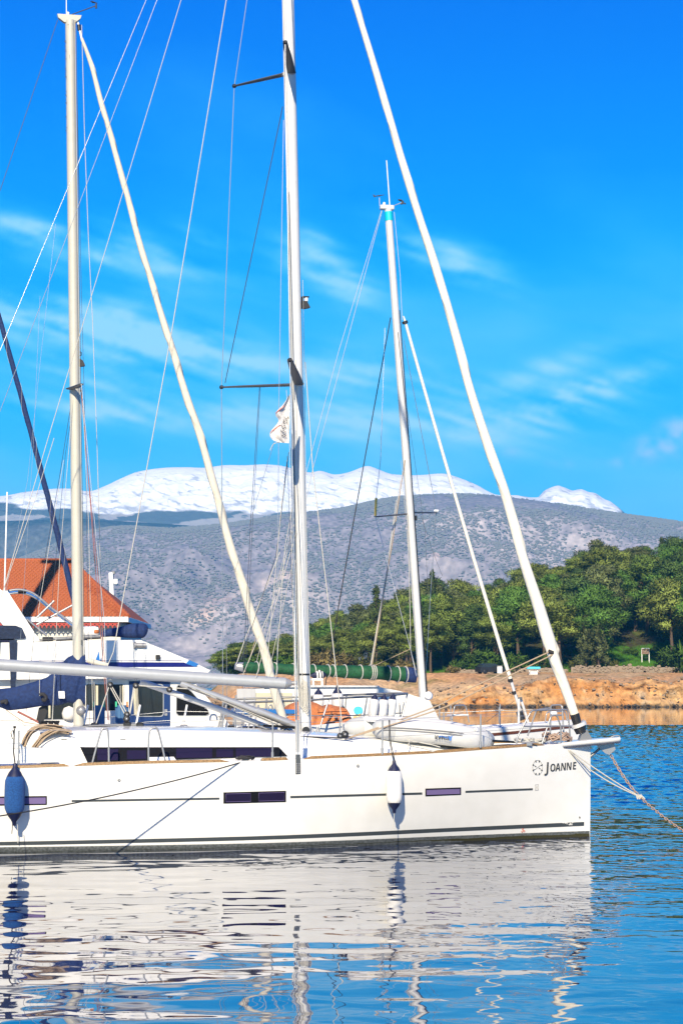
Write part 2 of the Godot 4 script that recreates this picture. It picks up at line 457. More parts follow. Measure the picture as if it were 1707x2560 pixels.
# ---------------------------------------------------------------- water
func wave_mesh():
	var rows := 1150; var cols := 430
	var d0 := 12.0; var d1 := 136.0
	var na := FastNoiseLite.new(); na.seed = 51; na.frequency = 1.0; na.noise_type = FastNoiseLite.TYPE_SIMPLEX_SMOOTH; na.fractal_octaves = 2
	var nb := FastNoiseLite.new(); nb.seed = 52; nb.frequency = 1.0; nb.noise_type = FastNoiseLite.TYPE_SIMPLEX_SMOOTH; nb.fractal_type = FastNoiseLite.FRACTAL_NONE
	var nc := FastNoiseLite.new(); nc.seed = 53; nc.frequency = 1.0; nc.noise_type = FastNoiseLite.TYPE_SIMPLEX_SMOOTH; nc.fractal_octaves = 2
	var v := PackedVector3Array(); v.resize(rows * cols)
	var depth := PackedFloat32Array()
	for i in rows: depth.append(d0 * pow(d1 / d0, float(i) / (rows - 1)))
	for i in rows:
		var d := depth[i]
		var half := 0.20 * d + 3.0
		for j in cols:
			var x := lerpf(-half, half, float(j) / (cols - 1))
			# a breeze ruffles the open water to the right and beyond; the lee of the yachts lies smooth
			var edge := nb.get_noise_2d(x * 0.22, d * 0.10) * 3.0
			var wind := smoothstep(-3.0, 4.5, x + edge + 0.10 * (d - 26.0))
			wind = clampf(wind * (0.75 + 0.5 * nb.get_noise_2d(x * 0.15 + 30.0, d * 0.05)), 0.0, 1.0)
			if d > 40.0: wind = maxf(wind, 0.85)
			var y := 0.0100 * na.get_noise_2d(x * 0.36 + d * 0.06, d * 0.60 - x * 0.08) + 0.0030 * na.get_noise_2d(x * 1.1 + 9.0, d * 1.5) * (0.7 + 0.8 * wind)
			y += wind * (0.0044 * nc.get_noise_2d(x * 2.8, d * 3.6 + x * 0.5) + 0.0034 * nc.get_noise_2d(x * 4.6 + 20.0, d * 5.2 - x * 0.9))
			if d > 34.0: y += smoothstep(34.0, 50.0, d) * (0.026 * nc.get_noise_2d(x * 1.7 + 50.0, d * 2.1 + x * 0.3) + 0.030 * nc.get_noise_2d(x * 0.8 + 90.0, d * 1.1))
			v[i * cols + j] = Vector3(x, y, -d)
	var n := PackedVector3Array(); n.resize(rows * cols)
	var idx := PackedInt32Array(); idx.resize((rows - 1) * (cols - 1) * 6)
	var k := 0
	for i in rows:
		var i0 := maxi(i - 1, 0); var i1 := mini(i + 1, rows - 1)
		for j in cols:
			var a := v[i * cols + mini(j + 1, cols - 1)] - v[i * cols + maxi(j - 1, 0)]
			var b := v[i1 * cols + j] - v[i0 * cols + j]
			n[i * cols + j] = a.cross(b).normalized()
			if i < rows - 1 and j < cols - 1:
				var o := i * cols + j
				idx[k] = o; idx[k + 1] = o + cols; idx[k + 2] = o + 1; idx[k + 3] = o + 1; idx[k + 4] = o + cols; idx[k + 5] = o + cols + 1
				k += 6
	var arr := []; arr.resize(Mesh.ARRAY_MAX)
	arr[Mesh.ARRAY_VERTEX] = v; arr[Mesh.ARRAY_NORMAL] = n; arr[Mesh.ARRAY_INDEX] = idx
	var m := ArrayMesh.new(); m.add_surface_from_arrays(Mesh.PRIMITIVE_TRIANGLES, arr)
	return m
func make_water():
	var w = mat("water", 0.0, 0.008, 0.060, 0.02, 0.0, 0.68)
	w.clearcoat_enabled = true; w.clearcoat = 0.25; w.clearcoat_roughness = 0.02
	var calm = mat("calm_water", 0.006, 0.03, 0.06, 0.02, 0.0, 0.707)
	calm.normal_enabled = true
	var im: Image = T["h1"].get_image().duplicate()
	im.bump_map_to_normal_map(3.0)
	calm.normal_texture = ImageTexture.create_from_image(im); calm.normal_scale = 0.015
	calm.uv1_triplanar = true; calm.uv1_world_triplanar = true; calm.uv1_scale = Vector3(0.05, 0.05, 0.02)
	ground_piece("water", wave_mesh(), w)
	var far := MB.new()
	far.face([Vector3(-9000, -0.06, 60), Vector3(9000, -0.06, 60), Vector3(9000, -0.06, -9000), Vector3(-9000, -0.06, -9000)])
	ground_piece("sea", far, calm)

# ---------------------------------------------------------------- hills and the snowy range
func ridge_mesh(line, foot_d, ridge_d, foot_y, amp, freq, seed_, colour: Callable, step := 7.0, nrows := 90, back := 1.25):
	var fn := FastNoiseLite.new(); fn.seed = seed_; fn.frequency = freq; fn.fractal_octaves = 5; fn.fractal_type = FastNoiseLite.FRACTAL_RIDGED
	var rows := []; var cols := []
	var count := int((line[-1][0] - line[0][0]) / step)
	for i in nrows + 1:
		var t := float(i) / nrows * back
		var row := PackedVector3Array(); var cr := PackedColorArray()
		for j in count + 1:
			var px: float = line[0][0] + j * step
			var top := at(px, cub(line, px), ridge_d).y
			var d: float = lerpf(foot_d, ridge_d, t)
			var x: float = (px - 853.5) / F * d
			# rises so that each step inland stands a little higher against the sky, up to the ridge
			var low: float = (foot_y - 2.5) / foot_d; var high: float = (top - 2.5) / ridge_d
			var y: float = 2.5 + d * lerpf(low, high, sin(t * PI / 2)) if t <= 1.0 else top - (t - 1.0) * 1.2 * top
			var rough: float = fn.get_noise_2d(x, d) * amp * sin(clampf(t, 0, 1) * PI) * clampf(1.0 - t, 0.0, 1.0)
			var p := Vector3(x, y + rough, -d)
			row.append(p); cr.append(colour.call(p, t, px))
		rows.append(row); cols.append(cr)
	var mb := MB.new(); mb.grid(rows, false, cols)
	return mb
func make_mountains():
	var n := FastNoiseLite.new(); n.seed = 61; n.frequency = 0.004; n.fractal_octaves = 5
	var n2 := FastNoiseLite.new(); n2.seed = 62; n2.frequency = 0.0016; n2.fractal_octaves = 5
	var ns := FastNoiseLite.new(); ns.seed = 66; ns.frequency = 0.013; ns.fractal_octaves = 5
	var nr := FastNoiseLite.new(); nr.seed = 67; nr.frequency = 0.010; nr.fractal_octaves = 4; nr.fractal_type = FastNoiseLite.FRACTAL_RIDGED
	var snow_line := [[-500, 1262], [-250, 1250], [0, 1240], [60, 1230], [130, 1222], [180, 1222], [222, 1228], [262, 1214], [300, 1196], [340, 1180], [400, 1170], [460, 1168], [510, 1169], [560, 1163], [610, 1163], [660, 1161], [700, 1164], [740, 1174], [775, 1181], [800, 1177], [835, 1186], [870, 1181], [900, 1170], [920, 1165], [945, 1173], [975, 1184], [1020, 1188], [1060, 1187], [1110, 1184], [1150, 1195], [1190, 1211], [1240, 1236], [1290, 1238], [1345, 1243], [1362, 1227], [1378, 1219], [1396, 1214], [1414, 1219], [1432, 1226], [1455, 1223], [1474, 1230], [1490, 1233], [1512, 1247], [1530, 1255], [1566, 1285], [1620, 1340], [2200, 1400]]
	var snow_col := func(p: Vector3, t: float, px: float):
		var py := 1720.0 - (p.y - 2.5) / -p.z * F
		var q := n2.get_noise_3d(p.x, p.y * 3.0, p.z * 0.5) + 0.6 * n.get_noise_3d(p.x * 1.5, p.y * 6.0, p.z * 0.6)
		var f := ns.get_noise_3d(p.x * 2.6 + p.y * 2.0, p.y * 6.5, p.z) + 0.8 * smoothstep(0.45, 0.85, nr.get_noise_2d(p.x * 1.6 + p.y * 2.4, p.y * 2.4))
		var line := 1276.0 + 14.0 * n2.get_noise_2d(p.x * 1.3, 3.0) + q * 34.0 + clampf((px - 420.0) * 0.02, -8, 6)
		var white := Color(0.714, 0.739, 0.782)
		var stone := Color(0.187, 0.212, 0.281)
		var c := white.lerp(stone, smoothstep(0.05, 0.55, f + 0.35 * q - 0.0045 * (1262.0 - py)) * 0.62)
		return c.lerp(Color(0.085, 0.111, 0.136) if q < 0.12 else Color(0.289, 0.289, 0.306), smoothstep(line, line + 5.0, py))
	ground_piece("snowy_mountains", ridge_mesh(snow_line, 3150.0, 3420.0, 255.0, 16.0, 0.010, 63, snow_col, 3.0, 190), M.snow)
	var mid_line := [[-500, 1300], [0, 1302], [90, 1300], [180, 1296], [300, 1303], [420, 1310], [520, 1318], [640, 1330], [760, 1350], [1000, 1420]]
	var mid_col := func(p: Vector3, t: float, px: float):
		var q := n2.get_noise_3d(p.x * 2.0, p.y * 3.0, p.z)
		return Color(0.085, 0.106, 0.111).lerp(Color(0.306, 0.289, 0.281), smoothstep(0.15, 0.4, q) * 0.7 + smoothstep(0.78, 0.55, t) * 0.3)
	ground_piece("wooded_hills", ridge_mesh(mid_line, 2950.0, 3100.0, 180.0, 16.0, 0.004, 64, mid_col, 8.0, 60), M.hill)
	var hill_line := [[-500, 1430], [0, 1408], [110, 1372], [200, 1334], [300, 1316], [420, 1320], [560, 1310], [640, 1298], [728, 1284], [850, 1271], [960, 1247], [1040, 1239], [1100, 1236], [1170, 1235], [1250, 1240], [1330, 1250], [1420, 1263], [1550, 1284], [1707, 1306], [2200, 1390]]
	var hill_col := func(p: Vector3, t: float, px: float):
		var q := n2.get_noise_3d(p.x * 1.5, p.y * 2.0, p.z * 0.8); var s := n.get_noise_3d(p.x, p.y * 1.5, p.z); var f := ns.get_noise_3d(p.x, p.y, p.z * 0.6)
		# grey scrubland, pale limestone scree lying in patches, reddish bare earth here and there
		var c := Color(0.36, 0.32, 0.33).lerp(Color(0.66, 0.57, 0.53), smoothstep(-0.1, 0.35, q + 0.6 * s + 0.3 * f))
		c = c.lerp(Color(0.70, 0.50, 0.40), smoothstep(0.30, 0.55, s + 0.5 * q) * 0.7)
		return c.lerp(Color(0.27, 0.255, 0.27), smoothstep(0.60, 0.80, t + 0.25 * q + 0.1 * f) * 0.65)
	var hill = ground_piece("scrub_hill", ridge_mesh(hill_line, 2000.0, 2900.0, 2.0, 85.0, 0.0026, 65, hill_col, 6.0, 110), M.hill)
	# low evergreen bushes dotted all over the slope
	var blob := MB.new()
	blob.lathe([Vector2(0.0, 0.0), Vector2(0.85, 0.05), Vector2(1.0, 0.45), Vector2(0.65, 0.9), Vector2(0.0, 1.05)], Vector3(0, -0.15, 0), Vector3.UP, 6)
	var mm := MultiMesh.new(); mm.transform_format = MultiMesh.TRANSFORM_3D; mm.mesh = blob.mesh()
	var arr: Array = hill.mesh.surface_get_arrays(0)
	var vv: PackedVector3Array = arr[Mesh.ARRAY_VERTEX]
	var w := int((hill_line[-1][0] - hill_line[0][0]) / 6.0) + 1
	var h := vv.size() / w
	var places := []
	rng.seed = 77
	for k in 90000:
		var i := int(pow(rng.randf(), 1.0) * (h * 0.8)); var j := int(rng.randf_range(75, w - 80))
		var a := rng.randf(); var b := rng.randf()
		var p := vv[i * w + j].lerp(vv[i * w + j + 1], a).lerp(vv[(i + 1) * w + j].lerp(vv[(i + 1) * w + j + 1], a), b)
		var q := n.get_noise_3d(p.x * 2.0, p.y, p.z * 1.2) + 0.6 * n2.get_noise_2d(p.x * 2.0, p.z * 1.5)
		if q > rng.randf_range(-0.35, 0.4): continue
		var s := rng.randf_range(1.0, 2.6)
		places.append(Transform3D(Basis.from_scale(Vector3(s, s * rng.randf_range(0.6, 1.0), s)), p))
	mm.instance_count = places.size()
	for k in places.size(): mm.set_instance_transform(k, places[k])
	var o := MultiMeshInstance3D.new(); o.name = "hillside_scrub"; o.multimesh = mm; o.material_override = M.scrub
	add_child(o)
	tag(o, "dark low scrub dotting the grey brown hillside", "scrub"); o.set_meta("kind", "stuff")

# ---------------------------------------------------------------- boats: shared shapes
func hull_z(h, x: float, y: float) -> float:
	var t := clampf(y / cub(h.dy, x), 0.0, 1.0)
	var w := cub(h.hw, x)
	if y < 0.0: return w * clampf(1.0 + y * 1.1, 0.0, 1.0)
	return w + (cub(h.hd, x) - w) * (1.0 - pow(1.0 - t, 1.5))
func make_hull(parent, h, stern: float, m, deck_m, deck_drop := 0.03):
	var mb := MB.new()
	var xs := []
	for k in 74: xs.append(lerpf(stern, 0.0, 1.0 - pow(1.0 - k / 73.0, 1.35)))
	var fr := [1.0, 0.93, 0.8, 0.65, 0.5, 0.35, 0.2, 0.1, 0.0]
	for s in [1.0, -1.0]:
		var rows := []
		for x in xs:
			var ring := PackedVector3Array()
			for f in fr: ring.append(Vector3(x, cub(h.dy, x) * f, s * hull_z(h, x, cub(h.dy, x) * f)))
			for q in [-0.12, -0.3, -0.6]: ring.append(Vector3(x, q, s * hull_z(h, x, q)))
			rows.append(ring)
		mb.grid(rows)
		for e in [0, xs.size() - 1]:
			var ring = rows[e]
			for k in ring.size() - 1: mb.face([ring[k], ring[k + 1], Vector3(ring[k + 1].x, ring[k + 1].y, 0), Vector3(ring[k].x, ring[k].y, 0)])
	# a narrow lip round the edge of the deck
	for s in [1.0, -1.0]:
		var rows := []
		for x in xs:
			var w := cub(h.hd, x); var y := cub(h.dy, x)
			rows.append(PackedVector3Array([Vector3(x, y, s * w), Vector3(x, y + 0.012, s * maxf(w - 0.015, 0.0)), Vector3(x, y + 0.012, s * maxf(w - 0.075, 0.0)), Vector3(x, y - deck_drop - 0.02, s * maxf(w - 0.085, 0.0))]))
		mb.grid(rows)
	part(parent, "hull", mb, m)
	var dk := MB.new(); var rows := []
	for x in xs:
		var ring := PackedVector3Array()
		for k in 9:
			var t := k / 4.0 - 1.0
			ring.append(Vector3(x, cub(h.dy, x) - deck_drop + 0.05 * (1 - t * t), t * maxf(cub(h.hd, x) - 0.08, 0.01)))
		rows.append(ring)
	dk.grid(rows)
	return part(parent, "deck", dk, deck_m)
func strip(mb, h, x0, x1, y0: Callable, y1: Callable, off, n := 40):
	# a band painted or taped along both sides of a hull
	for s in [1.0, -1.0]:
		var rows := []
		for k in n + 1:
			var x := lerpf(x0, x1, float(k) / n)
			var row := PackedVector3Array()
			for j in 4:
				var y := lerpf(y0.call(x), y1.call(x), j / 3.0)
				row.append(Vector3(x, y, s * (hull_z(h, x, y) + off)))
			rows.append(row)
		mb.grid(rows)
func house_z(c, h, x: float, y: float) -> float:
	var b := cub(h.dy, x); var t := clampf((y - b) / maxf(cub(c.top, x) - 0.05 - b, 0.02), 0.0, 1.0)
	return lerpf(cub(c.wb, x), cub(c.wt, x), t)
func coachroof(parent, c, h, x0, x1, m, n := 44):
	var mb := MB.new(); var rows := []
	for k in n + 1:
		var x := lerpf(x0, x1, float(k) / n)
		var b := cub(h.dy, x) - 0.05; var tp := cub(c.top, x); var wb := cub(c.wb, x); var wt := cub(c.wt, x)
		var ring := PackedVector3Array()
		for s in [1.0, -1.0]:
			var half := [Vector3(x, b, wb * s), Vector3(x, lerpf(b, tp, 0.35), lerpf(wb, wt, 0.33) * s), Vector3(x, lerpf(b, tp, 0.7), lerpf(wb, wt, 0.72) * s), Vector3(x, tp - 0.05, wt * s), Vector3(x, tp - 0.02, (wt - 0.03) * s), Vector3(x, tp, (wt - 0.10) * s), Vector3(x, tp + 0.03, wt * 0.5 * s)]
			if s < 0: half.reverse()
			else: half.append(Vector3(x, tp + 0.04, 0))
			for p in half: ring.append(p)
		rows.append(ring)
	mb.grid(rows)
	for e in [0, n]: mb.face(Array(rows[e]))
	return part(parent, "coachroof", mb, m)
func fender_shape(body_r, body_h, cone_r):
	# [body, top cap, bottom cap]: hangs with its middle at the origin
	var a := MB.new(); var b := MB.new(); var d := MB.new()
	var h: float = body_h / 2
	a.lathe([Vector2(cone_r, -h - body_r * 0.75), Vector2(body_r * 0.8, -h), Vector2(body_r * 0.97, -h + body_r * 0.45), Vector2(body_r, -h + body_r), Vector2(body_r * 1.01, 0), Vector2(body_r, h - body_r), Vector2(body_r * 0.97, h - body_r * 0.45), Vector2(body_r * 0.8, h), Vector2(cone_r, h + body_r * 0.75)], Vector3.ZERO, Vector3.UP, 18)
	for s in [[b, 1.0], [d, -1.0]]:
		s[0].lathe([Vector2(body_r * 0.82, s[1] * (h - 0.004)), Vector2(body_r * 0.60, s[1] * (h + body_r * 0.4)), Vector2(cone_r * 1.15, s[1] * (h + body_r * 0.85)), Vector2(cone_r, s[1] * (h + body_r * 1.25)), Vector2(0.0, s[1] * (h + body_r * 1.3))], Vector3.ZERO, Vector3.UP, 16)
	return [a, b, d]
func fender(label, group, at_: Vector3, body_r, body_h, m, cap, lines, tilt := Basis.IDENTITY, called = "fender"):
	var t = thing(called, label, "fender", Transform3D(tilt, at_), group)
	var s = fender_shape(body_r, body_h, body_r * 0.2)
	part(t, "body", s[0], m); part(t, "end_cap", s[1], cap); part(t, "end_cap", s[2], cap)
	var inv: Transform3D = t.transform.affine_inverse()
	for l in lines:
		var pts := []
		for p in l[0]: pts.append(inv * p)
		wire(t, "lanyard", pts, l[1], l[2])
	return t
func rope_heap(parent, called, ctr: Vector3, rx, ry, rz, turns, r, m, seed_):
	var g := RandomNumberGenerator.new(); g.seed = seed_
	var pts := []
	for k in turns * 12:
		var a: float = TAU * k / 12.0
		var w := g.randf_range(0.65, 1.05)
		pts.append(ctr + Vector3(cos(a) * rx * w, g.randf() * ry, sin(a) * rz * w))
	var mb := MB.new(); mb.tube(bend(pts, 2), r, 5)
	return part(parent, called, mb, m)
func words(parent, text, size, centre: Vector3, right: Vector3, up: Vector3, m, called = "lettering", weight := 700, thick := 0.004):
	var tm := TextMesh.new(); tm.text = text; tm.font_size = 64; tm.pixel_size = size / 64.0; tm.depth = thick / 1.0
	var sf := SystemFont.new(); sf.font_names = PackedStringArray(["Droid Sans"]); sf.font_weight = weight
	tm.font = sf
	var o := MeshInstance3D.new(); o.name = called; o.mesh = tm; o.material_override = m
	var x := right.normalized(); var z := x.cross(up).normalized()
	o.transform = Transform3D(Basis(x, z.cross(x), z), centre)
	parent.add_child(o, true)
	return o
func pulley(parent, p: Vector3, r := 0.045):
	var mb := MB.new()
	mb.lathe([Vector2(r * 0.55, -0.022), Vector2(r, -0.018), Vector2(r, 0.018), Vector2(r * 0.55, 0.022)], p, Vector3(0, 0, 1), 14)
	var o = part(parent, "block", mb, M.black)
	var hub := MB.new(); hub.lathe([Vector2(r * 0.4, 0.0), Vector2(r * 0.4, 0.03), Vector2(0, 0.032)], p, Vector3(0, 0, 1), 10)
	part(o, "sheave", hub, M.steel)
	return o

# ---------------------------------------------------------------- the yacht in front
var J := frame(4.2, 34.1, 12.0)
var JH := {
	"hd": [[-13.0, 1.95], [-10.0, 2.08], [-8.0, 2.06], [-6.0, 1.96], [-4.5, 1.74], [-3.0, 1.38], [-2.0, 1.05], [-1.0, 0.62], [-0.4, 0.32], [0.0, 0.09]],
	"hw": [[-13.0, 1.6], [-10.0, 1.82], [-8.0, 1.84], [-6.0, 1.72], [-4.5, 1.36], [-3.0, 0.83], [-2.0, 0.52], [-1.0, 0.25], [0.0, 0.015]],
	"dy": [[-13.0, 1.24], [-9.8, 1.3], [-8.0, 1.35], [-6.4, 1.37], [-5.2, 1.40], [-3.1, 1.46], [-2.0, 1.51], [-1.0, 1.55], [0.0, 1.57]]}
var JC := {
	"wb": [[-9.3, 1.34], [-8.0, 1.34], [-6.0, 1.28], [-4.5, 1.08], [-3.0, 0.72], [-2.2, 0.36]],
	"wt": [[-9.3, 1.12], [-8.0, 1.10], [-6.0, 1.02], [-4.5, 0.82], [-3.0, 0.5], [-2.2, 0.2]],
	"top": [[-9.3, 1.81], [-8.5, 1.85], [-6.5, 1.83], [-5.0, 1.76], [-4.5, 1.73], [-3.6, 1.65], [-2.8, 1.58], [-2.2, 1.52]]}
func make_yacht():
	var y = thing("sailing_yacht", "large white sailing yacht in front, its name lettered on the bow", "sailboat", J)
	make_hull(y, JH, -13.0, M.gelcoat, M.deck_white)
	var zf := func(a, b): return hull_z(JH, a, b)
	var mb := MB.new()
	strip(mb, JH, -13.0, -0.12, func(x): return lerpf(0.245, 0.20, -x / 10.0), func(x): return lerpf(0.178, 0.145, -x / 10.0), 0.004)
	part(y, "boot_stripe", mb, M.stripe_grey)
	mb = MB.new(); strip(mb, JH, -13.0, -0.01, func(x): return lerpf(0.090, 0.120, -x / 10.0), func(x): return -0.2, 0.003)
	part(y, "waterline_band", mb, M.boot_grey)
	mb = MB.new()
	var wn := FastNoiseLite.new(); wn.seed = 8; wn.frequency = 3.0
	strip(mb, JH, -13.0, -0.01, func(x): return 0.045 + 0.014 * wn.get_noise_1d(x) + 0.006 * wn.get_noise_1d(x * 5.0), func(x): return -0.2, 0.006, 260)
	part(y, "weed_fringe", mb, M.weed)
	# the thin line along the topsides and the windows let into it
	for s in [[[180, 2000], [549, 1994], 5], [[726, 1990], [1055, 1981], 5.5], [[1163, 1977], [1331, 1970.5], 5]]:
		mb = MB.new()
		var hgt: float = s[2]
		patch(mb, J, [V2(s[0][0], s[0][1]), V2(s[1][0], s[1][1]), V2(s[1][0], s[1][1] + hgt), V2(s[0][0], s[0][1] + hgt)], zf, 0.004, 16, 1)
		part(y, "hull_line", mb, M.stripe_grey)
	for s in [[[559, 1981], [715, 1977], [715, 2005], [559, 2009], [[565, 1984, 627], [647, 1982, 711]], "pane"], [[1063, 1971.5], [1152, 1968.5], [1152, 1987], [1063, 1991], [[1066, 1974, 1149]], "pane_violet"], [[-60, 1992], [118, 1990], [118, 2012], [-60, 2015], [[-55, 1995, 58], [62, 1994, 115]], "pane_violet"]]:
		mb = MB.new()
		patch(mb, J, [V2(s[0][0], s[0][1]), V2(s[1][0], s[1][1]), V2(s[2][0], s[2][1]), V2(s[3][0], s[3][1])], zf, 0.006, 8, 2)
		var win = part(y, "hull_window", mb, M.window_black)
		for q in s[4]:
			var yt0: float = lerpf(s[0][1], s[1][1], (q[0] - s[0][0]) / float(s[1][0] - s[0][0])) + 4; var yt1: float = lerpf(s[0][1], s[1][1], (q[2] - s[0][0]) / float(s[1][0] - s[0][0])) + 4
			var hh: float = s[3][1] - s[0][1] - 8
			mb = MB.new(); patch(mb, J, [V2(q[0], yt0), V2(q[2], yt1), V2(q[2], yt1 + hh), V2(q[0], yt0 + hh)], zf, 0.010, 6, 2)
			part(win, "pane", mb, M[s[5]])
			var rim := []
			for e in [V2(q[0], yt0), V2(q[2], yt1), V2(q[2], yt1 + hh), V2(q[0], yt0 + hh), V2(q[0], yt0)]: rim.append(on_side(J, e.x, e.y, zf, 0.012))
			wire(win, "pane_edge", rim, 0.003, M.pane_violet)
	# teak capping in lengths along the edge of the deck
	for s in [[-60, 175], [183, 574], [653, 720], [761, 1091], [1098, 1366]]:
		var xa := L(J, s[0], 1920, 2.0).x; var xb := L(J, s[1], 1870, cub(JH.hd, L(J, s[1], 1870, 1.5).x)).x
		for side in [1.0, -1.0]:
			mb = MB.new()
			var rows := []
			for k in 17:
				var x := lerpf(xa, xb, k / 16.0); var w := cub(JH.hd, x); var yy := cub(JH.dy, x)
				var e := 0.0 if (k == 0 or k == 16) else 0.04
				rows.append(PackedVector3Array([Vector3(x, yy, side * (w + 0.004)), Vector3(x, yy + e, side * (w - 0.002)), Vector3(x, yy + e + 0.004, side * (w - 0.02)), Vector3(x, yy + e, side * (w - 0.065)), Vector3(x, yy, side * (w - 0.07))]))
			mb.grid(rows)
			part(y, "toe_rail", mb, M.teak)
	# cabin
	var cr = coachroof(y, JC, JH, -9.3, -2.2, M.gelcoat)
	var cz := func(a, b): return house_z(JC, JH, a, b)
	mb = MB.new(); patch(mb, J, [V2(201, 1868), V2(697, 1867.5), V2(719, 1890), V2(219, 1906)], cz, 0.008, 20, 3)
	var band = part(cr, "cabin_window", mb, M.window_black)
	for q in [[244, 296, 1873, 1901], [318, 366, 1876, 1898], [441, 531, 1871, 1895], [541, 583, 1873, 1893], [590, 682, 1871, 1893]]:
		mb = MB.new(); patch(mb, J, [V2(q[0], q[2]), V2(q[1], q[2] - 0.5), V2(q[1], q[3] - 1), V2(q[0], q[3])], cz, 0.012, 5, 2)
		part(band, "pane", mb, M.pane)
	mb = MB.new(); patch(mb, J, [V2(372, 1893), V2(435, 1892), V2(441, 1901), V2(372, 1903)], cz, 0.03, 4, 1)
	part(cr, "step", mb, M.gelcoat)
	for q in [[153, 1849], [300, 1878]]:
		mb = MB.new(); mb.box(on_side(J, q[0] + 8, q[1] if q[0] < 200 else 1849, cz, 0.003), Vector3(0.09, 0.018, 0.012), 0.004)
		part(cr, "vent", mb, M.spreader_grey)
	# grab strip of grey teak along the far edge of the cabin top
	mb = MB.new(); mb.tube(Ls(J, [[290, 1826, -0.2], [450, 1825.5, -0.2], [600, 1828, -0.2], [738, 1834, -0.2]]), 0.028, 6, true, 0.8)
	part(cr, "grab_rail", mb, M.deck_wood)
	# dark hatches on the cabin top and foredeck
	for q in [[[-5.4, 1.83], 0.55, "hatch"], [[-3.3, 1.63], 0.5, "hatch"], [[-1.6, 1.565], 0.42, "hatch"]]:
		mb = MB.new(); mb.box(Vector3(q[0][0], q[0][1] + 0.045, 0.1), Vector3(q[1], 0.035, 0.5), 0.012, Basis(Vector3(0, 0, 1), -0.06))
		part(y, "hatch", mb, M.window_black)
	# sloping end of the cabin and the cockpit coaming
	mb = MB.new()
	var co := []
	for p in [[-150, 1848], [46, 1848], [60, 1868], [118, 1870], [150, 1905], [-150, 1912]]: co.append(V2(L(J, p[0], p[1], 1.62).x, L(J, p[0], p[1], 1.62).y))
	mb.prism(co, Transform3D(Basis.IDENTITY, Vector3(0, 0, 1.35)), 0.30)
	part(y, "cockpit_coaming", mb, M.gelcoat)
	mb = MB.new()
	co = []
	for p in [[-150, 1790], [-40, 1795], [118, 1826], [130, 1905], [-150, 1905]]: co.append(V2(L(J, p[0], p[1], -1.5).x, L(J, p[0], p[1], -1.5).y))
	mb.prism(co, Transform3D(Basis.IDENTITY, Vector3(0, 0, -1.7)), 0.30)
	part(y, "cockpit_coaming", mb, M.gelcoat)
	make_rig(y)
	make_deck_gear(y, zf)
	make_lettering(y, zf)
	return y
